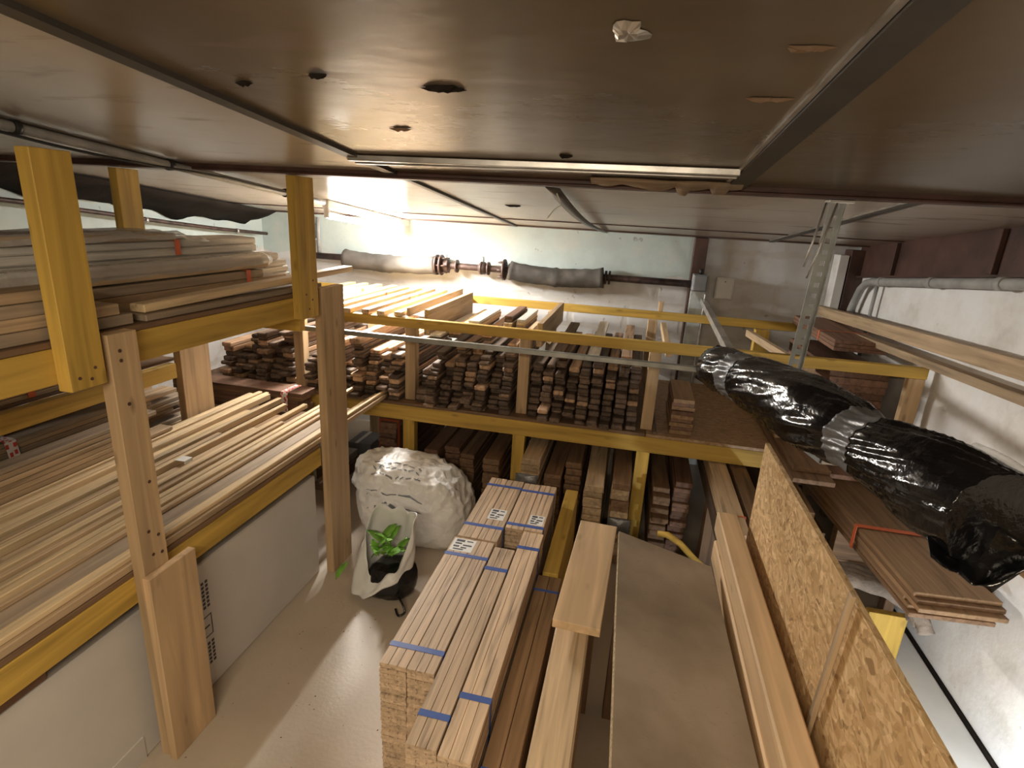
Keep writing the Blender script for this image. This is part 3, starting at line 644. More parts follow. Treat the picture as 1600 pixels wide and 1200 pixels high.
# the level above it, at the rear beam
boxw('deck_board', (-3.3, -.6, 1.145), (-2.412, 2.5, 1.16), M['brown'], tsh)
boxw('leg', (-3.37, 2.4, 0), (-3.301, 2.47, 1.144), M['post'], tsh); boxw('leg', (-3.37, -.5, 0), (-3.301, -.43, 1.144), M['post'], tsh)
for r_ in range(2):
    for c in range(4):
        x = -2.465-.11*c; shelfboard('flat_board', x, .10, 1.161+r_*.021, .02, -.5, 2.25+rng.uniform(-.1, .2), 'tan', f'flat tan board, {("lower","upper")[r_]} layer, {ORD[c+1]} row behind the rear yellow beam', 'boards lying behind the rear yellow beam')
for y, s in ((1.72, 'near'), (2.22, 'far')):
    wraptag('orange_tape_band', -2.465, .10, 1.16, .043, y, f'{s} orange tape band on the boards behind the rear yellow beam')
for (y, s) in ((1.62, 'near'), (2.18, 'far')):
    o = bent('printed_tape', [((-2.50, y, 1.0125), (0, 1, 0), (0, 0, 1)), ((-2.43, y, 1.0125), (0, 1, 0), (0, 0, 1)), ((-2.418, y, 1.008), (0, 1, 0), (1, 0, 1)), ((-2.412, y+.004, .93), (0, 1, 0), (1, 0, 0)), ((-2.405, y+.012, .86), (0, 1, 0), (1, 0, 0))], .045, .001, M['hazard'])
    tag(o, f'{s} strip of white tape printed red around the old board heap', 'tape')
wraptag('label_scrap', -1.93, .045, zL+.046, .014, 1.95, 'small white paper scrap on the slim pine strips', 'white', .05, 'paper scrap')

# ================================================================== FAR RACK
YR = 3.30
t = thing('storage_rack', (-.7, 3.9, 0), 'timber storage rack across the far wall, filled with old floorboards', 'storage rack')
boxw('front_rail', (-2.55, YR-.02, 1.285), (1.575, YR+.025, 1.345), M['yellow'], t)
boxw('rear_rail', (-3.0, 4.50, 1.285), (1.56, 4.545, 1.345), M['yellow'], t)
boxw('shelf_rail', (-3.0, YR-.045, .665), (.92, YR, .765), M['yellow'], t)
boxw('shelf_rail', (-3.0, 4.50, .665), (1.56, 4.545, .765), M['yellow'], t)
boxw('shelf_deck', (-3.0, YR-.045, .766), (.16, 4.56, .786), M['brown'], t)
boxw('shelf_deck', (.165, YR-.045, .766), (1.55, 4.56, .786), M['osbdark'], t)
for x in (-2.20, -1.385, -.625, .165):
    boxw('post', (x-.035, YR+.027, .787), (x+.035, YR+.095, 1.284), M['post'], t)
    boxw('post', (x-.04, YR-.0, 0), (x+.04, YR+.065, .664), M['yellow'], t)
    boxw('post', (x-.035, 4.42, 0), (x+.035, 4.499, 1.284), M['post'], t)
for x, zt in ((-1.30, 1.42), (-.55, 1.40)):
    boxw('divider', (x-.018, YR+.10, 1.22), (x+.018, 4.40, zt-.03), M['tan'], t)
boxw('divider', (.225, YR+.10, 1.24), (.262, 4.40, 1.284), M['post'], t)
boxw('post', (1.49, YR-.02, 0), (1.57, YR+.025, 1.284), M['post'], t)
boxw('post', (1.50, 4.44, 0), (1.56, 4.499, 1.284), M['post'], t)
boxw('post', (.90, YR+.027, .8395), (1.04, YR+.06, 1.284), M['post'], t)
boxw('post', (.92, 4.42, .787), (1.02, 4.499, 1.284), M['yellow'], t)
board('diagonal_brace', (.86, 4.38, 1.24), (1.02, YR+.12, 1.22), .035, .05, M['tan'], (0, 0, 1), t)
boxw('end_frame', (.20, 4.55, 1.30), (.235, 4.60, 1.42), M['post'], t)
for x in (-2.9,): boxw('post', (x-.04, YR, 0), (x+.04, YR+.065, .664), M['yellow'], t)
DECK = .787
n_old = 0
def columns(bay, x0, x1, hts, seed, zb=DECK, ybase=3.24, lmin=.9, lmax=1.15, wd=None, th0=.027, names='old_floorboard', mats=('old', 'old', 'old', 'old', 'old', 'oldlight'), recede=0, grp=None, labf=None):
    global n_old
    rg = random.Random(seed); n = len(hts); step = (x1-x0)/n; w_ = wd or step*.86
    made = []
    for c in range(n):
        x = x0+step*(c+.5); z = zb; cnt = hts[c]; yb = ybase+rg.uniform(-.02, .05)
        drift = rg.uniform(-.01, .01)
        for r_ in range(cnt):
            th = th0*rg.choice((.7, .85, 1, 1.1, 1.25))
            f = r_/max(cnt, 1)
            y0 = yb+rg.uniform(-.012, .02)+(rg.uniform(.0, .07) if rg.random() < .35 else 0)+.13*f*f*rg.random()+recede*f*f
            if r_ < 3 and rg.random() < .3: y0 -= rg.uniform(.02, .07)
            L = rg.choice((lmin, (lmin+lmax)/2, lmax))
            mt = rg.choice(mats)
            if r_ == cnt-1 and rg.random() < .5 and 'oldlight' in mats: mt = 'oldlight'
            dx = rg.uniform(-.004, .004)+drift*f
            yw = rg.uniform(-.010, .010)
            dz_ = 0
            o = link(names, board_mesh(L, round(w_*rg.choice((.9, .96, 1)), 3), th, M[mt], .006), None)
            o.location = (x+dx, y0, z+.0006); o.rotation_euler = (0, 0, R(90)+yw)
            z += th+.0012
            made.append((o, c, r_, cnt)); n_old += 1
    for o, c, r_, cnt in made:
        tag(o, labf(c, cnt-r_), 'floorboard', grp)
    return made
def lf(bay):
    def f(c, k):
        return f'old floorboard, {ORD[k]} from top of {ORD[c+1]} column from left, {bay} bay of far rack'
    return f
columns(0, -2.15, -1.43, [9, 10, 12, 7, 13, 12, 11, 12], 21, grp='old floorboards on the far rack', labf=lf('left'), ybase=3.27)
columns(1, -1.338, -.682, [7, 13, 10, 14, 12, 14, 13, 16], 22, recede=.12, grp='old floorboards on the far rack', labf=lf('middle'))
columns(2, -.583, .105, [13, 11, 14, 13, 14, 13, 12, 14, 13], 23, grp='old floorboards on the far rack', labf=lf('right-hand'))
columns(3, -2.85, -2.25, [8, 7, 10, 11, 9, 12], 24, grp='old floorboards on the far rack', labf=lf('corner'), ybase=3.30, th0=.03)
# long light boards on top of the piles, seen over the rail
def topb(x, y0, y1, z, w_, th, mat, lab, dz=0, dx=0):
    return tag(board('loose_board', (x, y0, z), (x+dx, y1, z+dz), w_, th, M[mat]), lab, 'board', 'loose boards on top of the far rack')
zt = 1.346
TB = [(-2.42, 3.3, 4.5, 'pale'), (-2.30, 3.28, 4.5, 'pale'), (-2.17, 3.29, 4.46, 'pale'), (-2.03, 3.28, 4.48, 'pale'), (-1.92, 3.29, 4.5, 'pale'), (-1.80, 3.27, 4.52, 'pale'), (-1.68, 3.29, 4.5, 'oldlight'), (-1.57, 3.28, 4.5, 'pale'), (-1.46, 3.3, 4.5, 'pale')]
for i, (x, y0, y1, mt) in enumerate(TB):
    topb(x, y0, 4.53, zt, .05, .03, mt, f'pale board laid across the rails, {ORD[i+1]} from left, over the left bay')
for i, x in enumerate((-2.17, -1.92, -1.68)):
    wraptag('orange_tape_band', x, .05, zt, .03, 4.15-.1*i, f'orange tape band on the rail-top boards, {ORD[i+1]} from left')
boxw('side_panel', (-1.42, 3.35, 1.346), (-1.40, 4.5, 1.40), M['tan'])
tag(bpy.data.objects['side_panel'], 'upright tan board edge closing the left bay top', 'board')
rg = random.Random(9)
zs = 1.205
for i, (x, y0, y1, z, w_, mt, n_) in enumerate(((-1.235, 3.36, 4.3, 1.16, .075, 'cream', 2), (-1.12, 3.40, 4.30, 1.20, .07, 'pale', 3), (-.985, 3.36, 4.02, 1.262, .075, 'cream', 4), (-.90, 3.40, 4.02, 1.20, .065, 'oldlight', 3), (-.775, 3.42, 4.02, 1.30, .055, 'red', 5), (-.69, 3.42, 3.98, 1.288, .055, 'cream', 4))):
    for q in range(n_):
        topb(x+rg.uniform(-.004, .004), y0+.02*q+rg.uniform(0, .03), y1+rg.uniform(-.05, 0), z+.0005+(q-(n_-4))*.020, w_, .0185, mt if q == n_-1 else ('old', 'oldlight', 'pale')[q % 3], f'slat in the loose bundle {ORD[i+1]} from left on the middle bay, {ORD[n_-q]} from its top')  # cream topmost slats paint the tube light falling on their tops
for i, (x, y0, y1, z, w_, mt) in enumerate(((-.20, 3.35, 4.4, 1.18, .07, 'cream'), (.0, 3.42, 4.4, 1.17, .065, 'oldlight'), (-.42, 3.35, 4.3, 1.17, .07, 'old'))):  # the cream board carries the tube light in its colour
    topb(x, y0, y1, z+.02, w_, .02, mt, ('board coloured white for tube light on top of the right-hand bay', 'scraped reddish board on top of the right-hand bay', 'dark long board on top of the right-hand bay')[i], dz=.03)

# stack of long boards lying crosswise at the corner, orange tape
for r_ in range(8):
    o = board('long_brown_board', (-3.0, 3.14, .625+r_*.026), (-2.02+rg.uniform(-.03, .01), 3.12, .625+r_*.026), .16, .025, M['red' if r_ % 3 else 'brown'])
    tag(o, f'long brown board lying crosswise before the corner bay, {ORD[8-r_]} from the top', 'board', 'crosswise brown boards in the corner')
o = bent('printed_tape', [((-2.13, 3.20, .835), (1, 0, 0), (0, 0, 1)), ((-2.13, 3.04, .835), (1, 0, 0), (0, 0, 1)), ((-2.13, 3.032, .825), (1, 0, 0), (0, -1, 0)), ((-2.13, 3.026, .70), (1, 0, 0), (0, -1, 0))], .05, .001, M['hazard'])
tag(o, 'white and red printed tape over the crosswise boards in the corner', 'tape')
tb = thing('trestle', (-2.4, 3.1, 0), 'dark timber trestle carrying the crosswise boards in the corner', 'trestle')
for x in (-2.8, -2.1):
    boxw('trestle_leg', (x-.03, 3.08, 0), (x+.03, 3.16, .623), M['brown'], tb)

# ---- lower level of the far rack: bundles on the floor and stacked
def bundle_col(x, w_, y0, L, n, th, mat, bay, idx, z0=0.0, jy=.03, wrap=None, alt=None):
    rg2 = random.Random(int((x+5)*1000)); z = z0
    for r_ in range(n):
        tt = th*rg2.choice((.85, 1, 1.15)); mt = mat if not alt or rg2.random() < .6 else alt
        o = link('stacked_plank', board_mesh(L, w_, tt, M[mt], .004), None)
        o.location = (x+rg2.uniform(-.006, .006), y0+rg2.uniform(-jy, jy), z+.0006); o.rotation_euler = (0, 0, R(90)+rg2.uniform(-.02, .02)); z += tt+.0012
        tag(o, f'dusty plank, {ORD[n-r_]} from the top of the {idx} pile under the {bay} bay', 'plank', 'dusty planks piled under the far rack')
    return z
spec = [(-1.26, .10, 3.40, 12, .035, 'red', 'middle', 'leftmost'), (-1.12, .11, 3.46, 13, .034, 'red', 'middle', 'second'), (-.99, .10, 3.40, 11, .036, 'brown', 'middle', 'third'), (-.775, .11, 3.20, 14, .034, 'brown', 'middle', 'rightmost'),
        (-.50, .115, 3.05, 14, .040, 'tan', 'right-hand', 'leftmost'), (-.365, .105, 3.12, 14, .034, 'brown', 'right-hand', 'second'), (-.245, .10, 3.22, 16, .034, 'brown', 'right-hand', 'third'), (-.098, .11, 2.98, 14, .036, 'tan', 'right-hand', 'fourth'), (.055, .105, 3.02, 14, .038, 'tan', 'right-hand', 'rightmost'),
        (.30, .10, 3.15, 14, .034, 'brown', 'strand board', 'leftmost'), (.42, .10, 3.22, 15, .034, 'red', 'strand board', 'second'),
        (-1.60, .13, 3.42, 15, .036, 'red', 'left', 'rightmost'), (-1.76, .12, 3.78, 13, .036, 'brown', 'left', 'second')]
TOPZ = {}
for (x, w_, y0, n, th, mt, bay, idx) in spec:
    TOPZ[x] = bundle_col(x, w_, y0, 1.1, n, th, mt, bay, idx, alt='brown' if mt == 'tan' else None)
# grey film on two bundle ends
for x, z, s, y in ((-.50, .44, 'leftmost', 3.0), (.065, .26, 'rightmost', 2.97)):
    vs = []; fs = []
    for i in range(9):
        for j in range(9):
            a, b_ = i/8, j/8
            vs.append((x-.066+.132*a, y-.02-.02*math.sin(math.pi*a)*math.sin(math.pi*b_)-.008*noise.noise((a*5, b_*5, x)), z+.10*b_))
    for i in range(8):
        for j in range(8): a = i*9+j; fs.append((a, a+1, a+10, a+9))
    o = polymesh('film_wrap', vs, fs, M['tape'], None, True); o.modifiers.new('thick', 'SOLIDIFY').thickness = .003
    tag(o, f'crumpled grey film over the end of the {s} pile under the right-hand bay', 'film')
wraptag('orange_tape_band', -1.60, .14, .0, .56, 3.45, 'upright orange band on the board pile under the left bay', 'orange', .035)
# cartons on the floor at the corner
for i, (x, y, z, a, b_, c, mt) in enumerate(((-2.02, 3.05-.35, 0, .14, .45, .10, 'brown'), (-2.0, 3.02-.32, .101, .12, .3, .06, 'cream'), (-1.86, 3.3, 0.0, .12, .4, .09, 'cream'), (-1.86, 3.12, 0, .11, .15, .07, 'red'))):
    pass
def carton(x0, x1, y0, y1, z0, z1, mt, lab, rz=0):
    c = thing('tile_carton', ((x0+x1)/2, (y0+y1)/2, z0), lab, 'carton', None, rz)
    c.rotation_euler = (0, 0, 0)
    boxw('carton_body', (x0, y0, z0), (x1, y1, z1), M[mt], c, bev=.003); boxw('sealing_tape', (x0+.3*(x1-x0), y0-.001, z1-.001), (x0+.45*(x1-x0), y1+.001, z1+.001), M['white'], c, 1, 0)
carton(-2.20, -2.0, 3.46, 3.80, 0, .09, 'brown', 'brown tile carton on the floor by the far left corner, under a pale one')
carton(-2.19, -2.02, 3.50, 3.78, .0915, .15, 'cream', 'pale tile carton stacked on a brown one in the corner')
carton(-2.13, -1.99, 3.31, 3.44, 0, .06, 'oldlight', 'reddish tile carton on the floor nearest the aisle')
carton(-2.15, -1.95, 3.86, 4.12, 0, .16, 'greybox', 'grey tile carton on the floor behind the other cartons')

# ---- the strand-board bay
rg = random.Random(5)
z = DECK
for r_ in range(9):
    o = boxw('short_board', (.30+rg.uniform(-.006, .006), 3.30+rg.uniform(0, .02), z), (.43+rg.uniform(-.006, .006), 3.75, z+.024), M['red' if r_ % 2 else 'walnut']); z += .0252
    tag(o, f'short reddish board in the neat stack on the strand-board deck, {ORD[9-r_]} from the top', 'board', 'neat stack of short boards on the deck')
tag(board('stick', (.215, 3.25, DECK), (.205, 3.95, DECK), .02, .02, M['old']), 'thin dark stick on the deck beside the short board stack', 'stick')
for i, (x, w_, y0, y1, z, mt) in enumerate(((.99, .20, 2.83, 4.3, DECK, 'brown'), (1.19, .18, 2.95, 4.3, DECK, 'red'), (1.0, .18, 2.92, 4.3, DECK+.026, 'brown'))):
    tag(board('wide_brown_board', (x, y0, z), (x, y1, z), w_, .025, M[mt]), ('wide brown board jutting over the end of the strand-board deck', 'reddish wide board beside the jutting board, against the wall side', 'upper wide brown board on the jutting board')[i], 'board')
for r_ in range(10):
    o = boxw('red_brown_board', (1.16+rg.uniform(-.01, .01), 3.42+rg.uniform(0, .03), DECK+.055+r_*.042), (1.46, 4.36, DECK+.055+r_*.042+.041), M['red'])
    tag(o, f'red-brown board in the tall stack by the right wall, {ORD[10-r_]} from the top', 'board', 'tall red-brown stack by the right wall')
for r_ in range(3):
    o = boxw('red_brown_board', (1.18, 3.55, 1.3465+r_*.022), (1.46, 4.49, 1.3465+r_*.022+.021), M['red']); tag(o, f'red-brown board resting on the rails by the right wall, {ORD[3-r_]} from the top', 'board', 'red-brown boards on the right rails')
wraptag('tie_strap', 1.32, .28, 1.3465, .065, 3.85, 'orange strap around the boards on the right rails', 'orange', .015, 'strap')
# long timbers high along the right wall
tag(board('roof_batten', (1.40, 4.70, 1.40), (1.545, 1.2, 1.565), .05, .075, M['tan']), 'upper long batten running high along the right wall', 'batten')
tag(board('roof_batten', (1.38, 4.56, 1.347), (1.53, 1.2, 1.47), .06, .04, M['tan']), 'lower thin batten under the long one along the right wall', 'batten')

# ---- low right: long dark boards and wide stack
for i in range(4):
    for j in range(3):
        x = .84+i*.105; tag(board('dark_plank', (x, 2.82+.06*i+.05*j, .30+j*.03), (x, 4.3, .30+j*.03), .095, .028, M['brown' if (i+j) % 2 else 'old']), f'dark long plank low under the right shelf, {ORD[3-j]} layer down, {ORD[i+1]} from left', 'plank', 'dark planks low on the right')
tq = thing('low_shelf', (1.1, 3.2, 0), 'low timber shelf on the right carrying dark planks', 'shelf')
for y in (3.0, 4.1):
    boxw('bearer', (.78, y, .23), (1.60, y+.07, .299), M['brown'], tq)
    for x in (.80, 1.54): boxw('leg', (x, y, 0), (x+.05, y+.07, .229), M['brown'], tq)
for j in range(6):
    x = 1.41; tag(board('wide_plank', (x+rg.uniform(-.01, .01), 2.20+rg.uniform(-.02, .05)+(.0 if j > 2 else .08), .515+j*.0215), (x-.18, 4.25, .515+j*.0215), .33, .020, M['walnut' if j % 2 else 'brown']), f'wide brown plank in the stack along the right wall, {ORD[6-j]} from the top', 'plank', 'wide planks along the right wall')
for y in (3.0, 4.12):
    tag(boxw('spacer_block', (1.22, y, .30), (1.45, y+.07, .514), M['brown']), f'{"near" if y < 3.5 else "far"} timber block under the wide planks on the right', 'block')
wraptag('orange_strap', 1.368, .36, .512, .134, 2.72, 'orange strap around the wide planks along the right wall', 'orange', .03, 'strap')
tag(boxw('plank_stub', (1.02, 2.9, .40), (1.055, 4.2, .60), M['walnut']), 'dark plank on edge left of the wide plank stack', 'plank')
tag(boxw('lit_floor_sheet', (1.30, .9, .0), (1.60, 2.86, .008), M['white'], axis=1), 'added white sheet standing in for the brightly lit floor by the right wall', 'board')  # added sheet whose white paints the bright strip of floor
struct(boxw('baseboard_right', (XR-.014, -1.0, .0), (XR-.001, 4.5, .02), M['dark'], axis=1))
# grey cloth roll / looped blanket
def loopmesh(name, pts, r, mat, n=12, seed=0):
    return tube(name, pts, r, mat, None, n, lambda i, a: r*(1+.3*noise.noise((i*.35+seed, math.cos(a)*1.5, math.sin(a)*1.5))))
def dense(pts, k=6):
    out = []
    P = [Vector(p) for p in pts]
    for i in range(len(P)-1):
        p0, p1, p2, p3 = P[max(i-1, 0)], P[i], P[i+1], P[min(i+2, len(P)-1)]
        for s in range(k):
            u = s/k; out.append(.5*((2*p1)+(-p0+p2)*u+(2*p0-5*p1+4*p2-p3)*u*u+(-p0+3*p1-3*p2+p3)*u**3))
    out.append(P[-1]); return out
t = thing('rolled_blanket', (1.24, 2.5, .3), 'grey-brown rolled blanket draped below the wide planks at right', 'blanket')
for q, (dr, seed) in enumerate(((0, 1), (.045, 5), (.09, 9))):
    pts = dense([(1.04, 2.56+dr, .40), (1.10, 2.55+dr, .455), (1.20, 2.52+dr, .465), (1.31, 2.50+dr, .445), (1.40, 2.46+dr, .40), (1.43, 2.42+dr, .33)])
    o = loopmesh('fold', pts, .034, M['cloth'], 12, seed); o.parent = t; o.matrix_local = Matrix.Translation(t.location).inverted()
boxw('end_board', (1.28, 2.60, 0), (1.45, 2.64, .27), M['yellow']); tag(bpy.data.objects['end_board'], 'small bright yellow board end below the rolled blanket', 'board')

# ================================================================== METAL FRAME AND BLACK ROLL
t = thing('metal_cross_bar', (-.8, 2.75, 1.33), 'grey galvanised bar crossing the room level with the shelf tops', 'metal bar')
boxw('bar', (-1.93, 2.674, 1.342), (.485, 2.70, 1.368), M['steel'], t)
boxw('bar_lip', (-1.93, 2.70, 1.342), (.48, 2.707, 1.357), M['steel'], t)
tag(board('metal_strut', (.53, 4.58, 1.43), (.505, 2.66, 1.370), .04, .04, M['alu']), 'bright metal strut from the far wall column to the black roll', 'metal strut')
t = thing('metal_channel', (.63, 2.2, 1.25), 'galvanised channel with an end bracket under the black wrapped roll', 'metal channel')
board('channel_base', (.52, 2.78, 1.255), (.73, 1.98, 1.235), .075, .004, M['steel'], (0, 0, 1), t)
board('channel_side', (.485, 2.78, 1.259), (.695, 1.98, 1.239), .004, .055, M['steel'], (0, 0, 1), t)
board('channel_side', (.555, 2.78, 1.259), (.765, 1.98, 1.239), .004, .055, M['steel'], (0, 0, 1), t)
board('end_bracket', (.70, 1.975, 1.236), (.83, 1.985, 1.236), .004, .045, M['alu'], (0, 0, 1), t)
tube('bracket_hole', [(.79, 1.971, 1.257), (.79, 1.9735, 1.257)], .010, M['dark'], t, 12)
# slotted hanger
def slotted(name, p0, p1, w_, slots, mat, parent):
    L = (Vector(p1)-Vector(p0)).length; bm = bmesh.new(); n = slots; sw = w_*.34
    for i in range(n):
        a, b_ = L*i/n, L*(i+1)/n; h0, h1 = a+(b_-a)*.28, a+(b_-a)*.72
        for (xa, xb, ya, yb) in ((a, h0, -w_/2, w_/2), (h1, b_, -w_/2, w_/2), (h0, h1, -w_/2, -sw/2), (h0, h1, sw/2, w_/2)):
            for lo, hi in (((xa, ya, 0), (xb, yb, .003)),):
                m4 = Matrix.Translation(((xa+xb)/2, (ya+yb)/2, .0015)) @ Matrix.Diagonal((xb-xa, yb-ya, .003, 1))
                bmesh.ops.create_cube(bm, size=1, matrix=m4)
    me = bpy.data.meshes.new(name); bm.to_mesh(me); bm.free(); o = link(name, me, mat, parent)
    mw = frame(p0, p1, (0, -1, 0)); o.matrix_local = Matrix.Translation(parent.location).inverted() @ mw
    return o
t = thing('slotted_hanger', (.67, 2.31, 2.1), 'perforated galvanised angle hanging from the ceiling to the black roll', 'hanger')
slotted('face', (.672, 2.30, 2.118), (.650, 2.35, 1.35), .052, 19, M['steel'], t)
board('side_flange', (.696, 2.315, 2.118), (.674, 2.365, 1.35), .003, .03, M['steel'], (0, -1, 0), t)
tube('wire_tie', [(.63, 2.28, 2.108), (.61, 2.285, 1.95), (.60, 2.29, 1.88)], .004, M['alu'], t, 6)
tube('wire_tie', [(.66, 2.26, 2.108), (.63, 2.27, 1.92), (.615, 2.28, 1.84)], .004, M['alu'], t, 6)
boxw('head_plate', (.64, 2.27, 2.108), (.72, 2.34, 2.119), M['alu'], t)

# black wrapped roll: axis points
A0 = Vector((.40, 2.62, 1.395)); A1 = Vector((.80, 1.25, 1.44))
t = thing('wrapped_roll', (.6, 1.9, 1.3), 'large roll wrapped in shiny black film and silver tape, hung beside the right aisle', 'wrapped roll')
n1 = 170
RK = ((0, .088), (.05, .100), (.14, .098), (.18, .090), (.25, .104), (.5, .120), (.62, .106), (.70, .086), (.78, .100), (.9, .112), (1, .108))
def rad(i):
    u = i/n1
    for (a, ra), (b_, rb) in zip(RK, RK[1:]):
        if a <= u <= b_:
            f = (u-a)/(b_-a); f = f*f*(3-2*f); return ra+(rb-ra)*f
    return RK[-1][1]
ax = (A1-A0).normalized()
def rr(i, a):
    u = i/n1; r = rad(i)
    sw = a+u*3.2                                   # creases spiral slowly round the roll
    f1 = abs(noise.noise((math.cos(sw)*2.6, math.sin(sw)*2.6, u*5)))
    f2 = abs(noise.noise((math.cos(sw)*7, math.sin(sw)*7, u*9+4)))
    f3 = abs(noise.noise((math.cos(a+u*6)*14, math.sin(a+u*6)*14, u*16+9)))
    near = min(abs(u-.18), abs(u-.70)); pin = math.exp(-(near/.07)**2)
    f4 = abs(math.sin(a*9+2*noise.noise((u*7, math.cos(a), 3))))*pin
    return r+.016*(f1-.25)+.008*f2+.004*f3-.004*f4
pts = [A0+(A1-A0)*(i/n1)+Vector((.01, 0, .012))*math.sin(math.pi*i/n1) for i in range(n1+1)]
o = tube('film_body', pts, .1, M['black'], t, 120, rr)
for (ua, ub) in ((.145, .215), (.665, .745)):
    ia, ib = int(ua*n1), int(ub*n1)
    seg = pts[ia:ib+1]
    tube('tape_band', seg, .1, M['tape'], t, 120, lambda i, a, ia=ia: rr(i+ia, a)+.0022, False).modifiers.new('thick', 'SOLIDIFY').thickness = .0008
# skirt: loose tail of film at the near end and the flap at the far end
def flap(name, P, nu, nv, seed, amp=.012):
    """bilinear patch between four corners with folds"""
    vs = []; fs = []; a, b_, c, d = [Vector(q) for q in P]
    nr = ((b_-a).cross(d-a)).normalized()
    for i in range(nu+1):
        for j in range(nv+1):
            u, v = i/nu, j/nv; p = a*(1-u)*(1-v)+b_*u*(1-v)+c*u*v+d*(1-u)*v
            vs.append(p+nr*(amp*math.sin(u*14+3*v+seed)+amp*1.4*noise.noise((u*4+seed, v*3, 0))+.03*math.sin(v*3)*math.sin(u*3.1)))
    for i in range(nu):
        for j in range(nv): q = i*(nv+1)+j; fs.append((q, q+1, q+nv+2, q+nv+1))
    o = polymesh(name, vs, fs, M['black'], t, True); o.matrix_local = Matrix.Translation(t.location).inverted()
    o.modifiers.new('thick', 'SOLIDIFY').thickness = .002
    return o
flap('film_tail', [(.725, 1.42, 1.42), (.86, 1.17, 1.42), (.79, 1.18, 1.31), (.70, 1.24, 1.335)], 26, 14, 2, .006)
flap('film_flap', [(.315, 2.60, 1.335), (.40, 2.66, 1.485), (.50, 2.58, 1.48), (.42, 2.50, 1.30)], 22, 12, 5, .006)
# planks that the roll leans on, at the right edge of the picture
for i in range(3):
    tag(board('shelf_plank', (.93+i*.0, 1.9, 1.285+i*.024), (1.02, .9, 1.29+i*.024), .13, .022, M['tan']), f'tan plank beyond the near end of the black roll, {ORD[3-i]} from the top', 'plank', 'planks by the near end of the black roll')
tag(tube('film_sleeve', [(.875+.08*i/10, 1.52-.5*i/10, 1.512+.005*math.sin(i)) for i in range(11)], .011, M['film'], None, 12), 'clear film sleeve lying along the top of the black roll', 'film')

# ================================================================== THE FLOOR GOODS
# oak packs
def strap_band(parent, x0, x1, z0, z1, y, wd=.022, mat='blue'):
    e = .0012; vs = []
    cs = [(x0-e, z0-e*.2), (x0-e, z1+e), (x1+e, z1+e), (x1+e, z0-e*.2)]; ci = [(x1, z0), (x1, z1), (x0, z1), (x0, z0)]
    for yy in (y, y+wd):
        for q in cs+ci: vs.append((q[0], yy, q[1]))
    fs = [(i, (i+1) % 8, 8+(i+1) % 8, 8+i) for i in range(7)] + [(0, 1, 6, 7), (1, 2, 5, 6), (2, 3, 4, 5), (8, 9, 14, 15), (9, 10, 13, 14), (10, 11, 12, 13)]
    o = polymesh('strap', vs, fs, M[mat], parent); o.matrix_local = Matrix.Translation(parent.location).inverted(); return o
def oak_mesh(L, w_, t_, mat):
    k = ('oak', round(L, 4), round(w_, 4), round(t_, 4))
    if k in _cache: return _cache[k]
    bm = bmesh.new()
    def bx(x0, x1, y0, y1, z0, z1):
        m4 = Matrix.Translation(((x0+x1)/2, (y0+y1)/2, (z0+z1)/2)) @ Matrix.Diagonal((x1-x0, y1-y0, z1-z0, 1)); bmesh.ops.create_cube(bm, size=1, matrix=m4)
    bx(0, L, -w_/2, w_/2, .0015, t_*.72)
    for i in range(3):
        a = -w_/2+w_*i/3; bx(0, L, a+.0011, a+w_/3-.0011, t_*.70, t_)
    me = bpy.data.meshes.new('board'); bm.to_mesh(me); bm.free(); me.materials.append(mat); _cache[k] = me; return me
def oak_pack(x0, x1, y0, y1, z0, nl, nb, lab, straps, sheet=None, th=.0205, wood_='oak', jit=.004, seed=1):
    rg3 = random.Random(seed); p = thing('oak_flooring_bundle', ((x0+x1)/2, y0, z0), lab, 'flooring bundle', 'strapped oak flooring bundles')
    ws = [1]*nb; tot = x1-x0; x = x0
    for k_ in range(nb):
        w_ = tot/nb; g_ = .0016
        for r_ in range(nl):
            dy = rg3.uniform(-jit, jit); q = link('board', oak_mesh(round(y1-y0, 3), round(w_-g_, 4), th-.0012, M[wood_]), None, p)
            q.matrix_local = Matrix.Translation(p.location).inverted() @ Matrix.Translation((x+w_/2, y0+dy, z0+r_*th)) @ Matrix.Rotation(R(90), 4, 'Z')
        x += w_
    zt_ = z0+nl*th-.0012
    for y in straps: strap_band(p, x0, x1, z0, zt_, y)
    if sheet:
        sx0, sx1, sy0, sy1 = sheet
        s = boxw('paper_label', (sx0, sy0, zt_), (sx1, sy1, zt_+.001), M['white'], p, 1, 0)
        for (a, b_, c, d) in ((.12, .75, .5, .92), (.6, .8, .88, .88), (.12, .55, .42, .66), (.5, .45, .9, .55), (.1, .3, .36, .42), (.45, .25, .7, .34), (.14, .1, .6, .18)):
            pr_ = boxw('print', (sx0+a*(sx1-sx0), sy0+b_*(sy1-sy0), zt_+.001), (sx0+c*(sx1-sx0), sy0+d*(sy1-sy0), zt_+.0018), M['ink'], None, 1, 0)
            mw = pr_.matrix_basis.copy(); pr_.parent = s
            pr_.matrix_basis = (Matrix.Translation(p.location) @ s.matrix_basis).inverted() @ mw
    return zt_
nB, nL, th = 5, 6, .0198       # five bundles of six layers -> top at about 0.60
hb = nL*th+.0012
cols = [('near left', -.668, -.479, 1.353, 2.125, 2, [1.43, 1.985], (-.66, -.56, 2.02, 2.115)),
        ('near middle', -.474, -.381, 1.107, 2.10, 1, [1.20, 1.93], None),
        ('near right', -.377, -.280, 1.093, 2.26, 1, [1.29, 2.12], None),
        ('far left', -.660, -.472, 2.14, 2.757, 2, [2.24, 2.66], (-.57, -.49, 2.32, 2.42)),
        ('far right', -.468, -.290, 2.275, 2.75, 2, [2.30, 2.65], (-.37, -.30, 2.33, 2.42))]
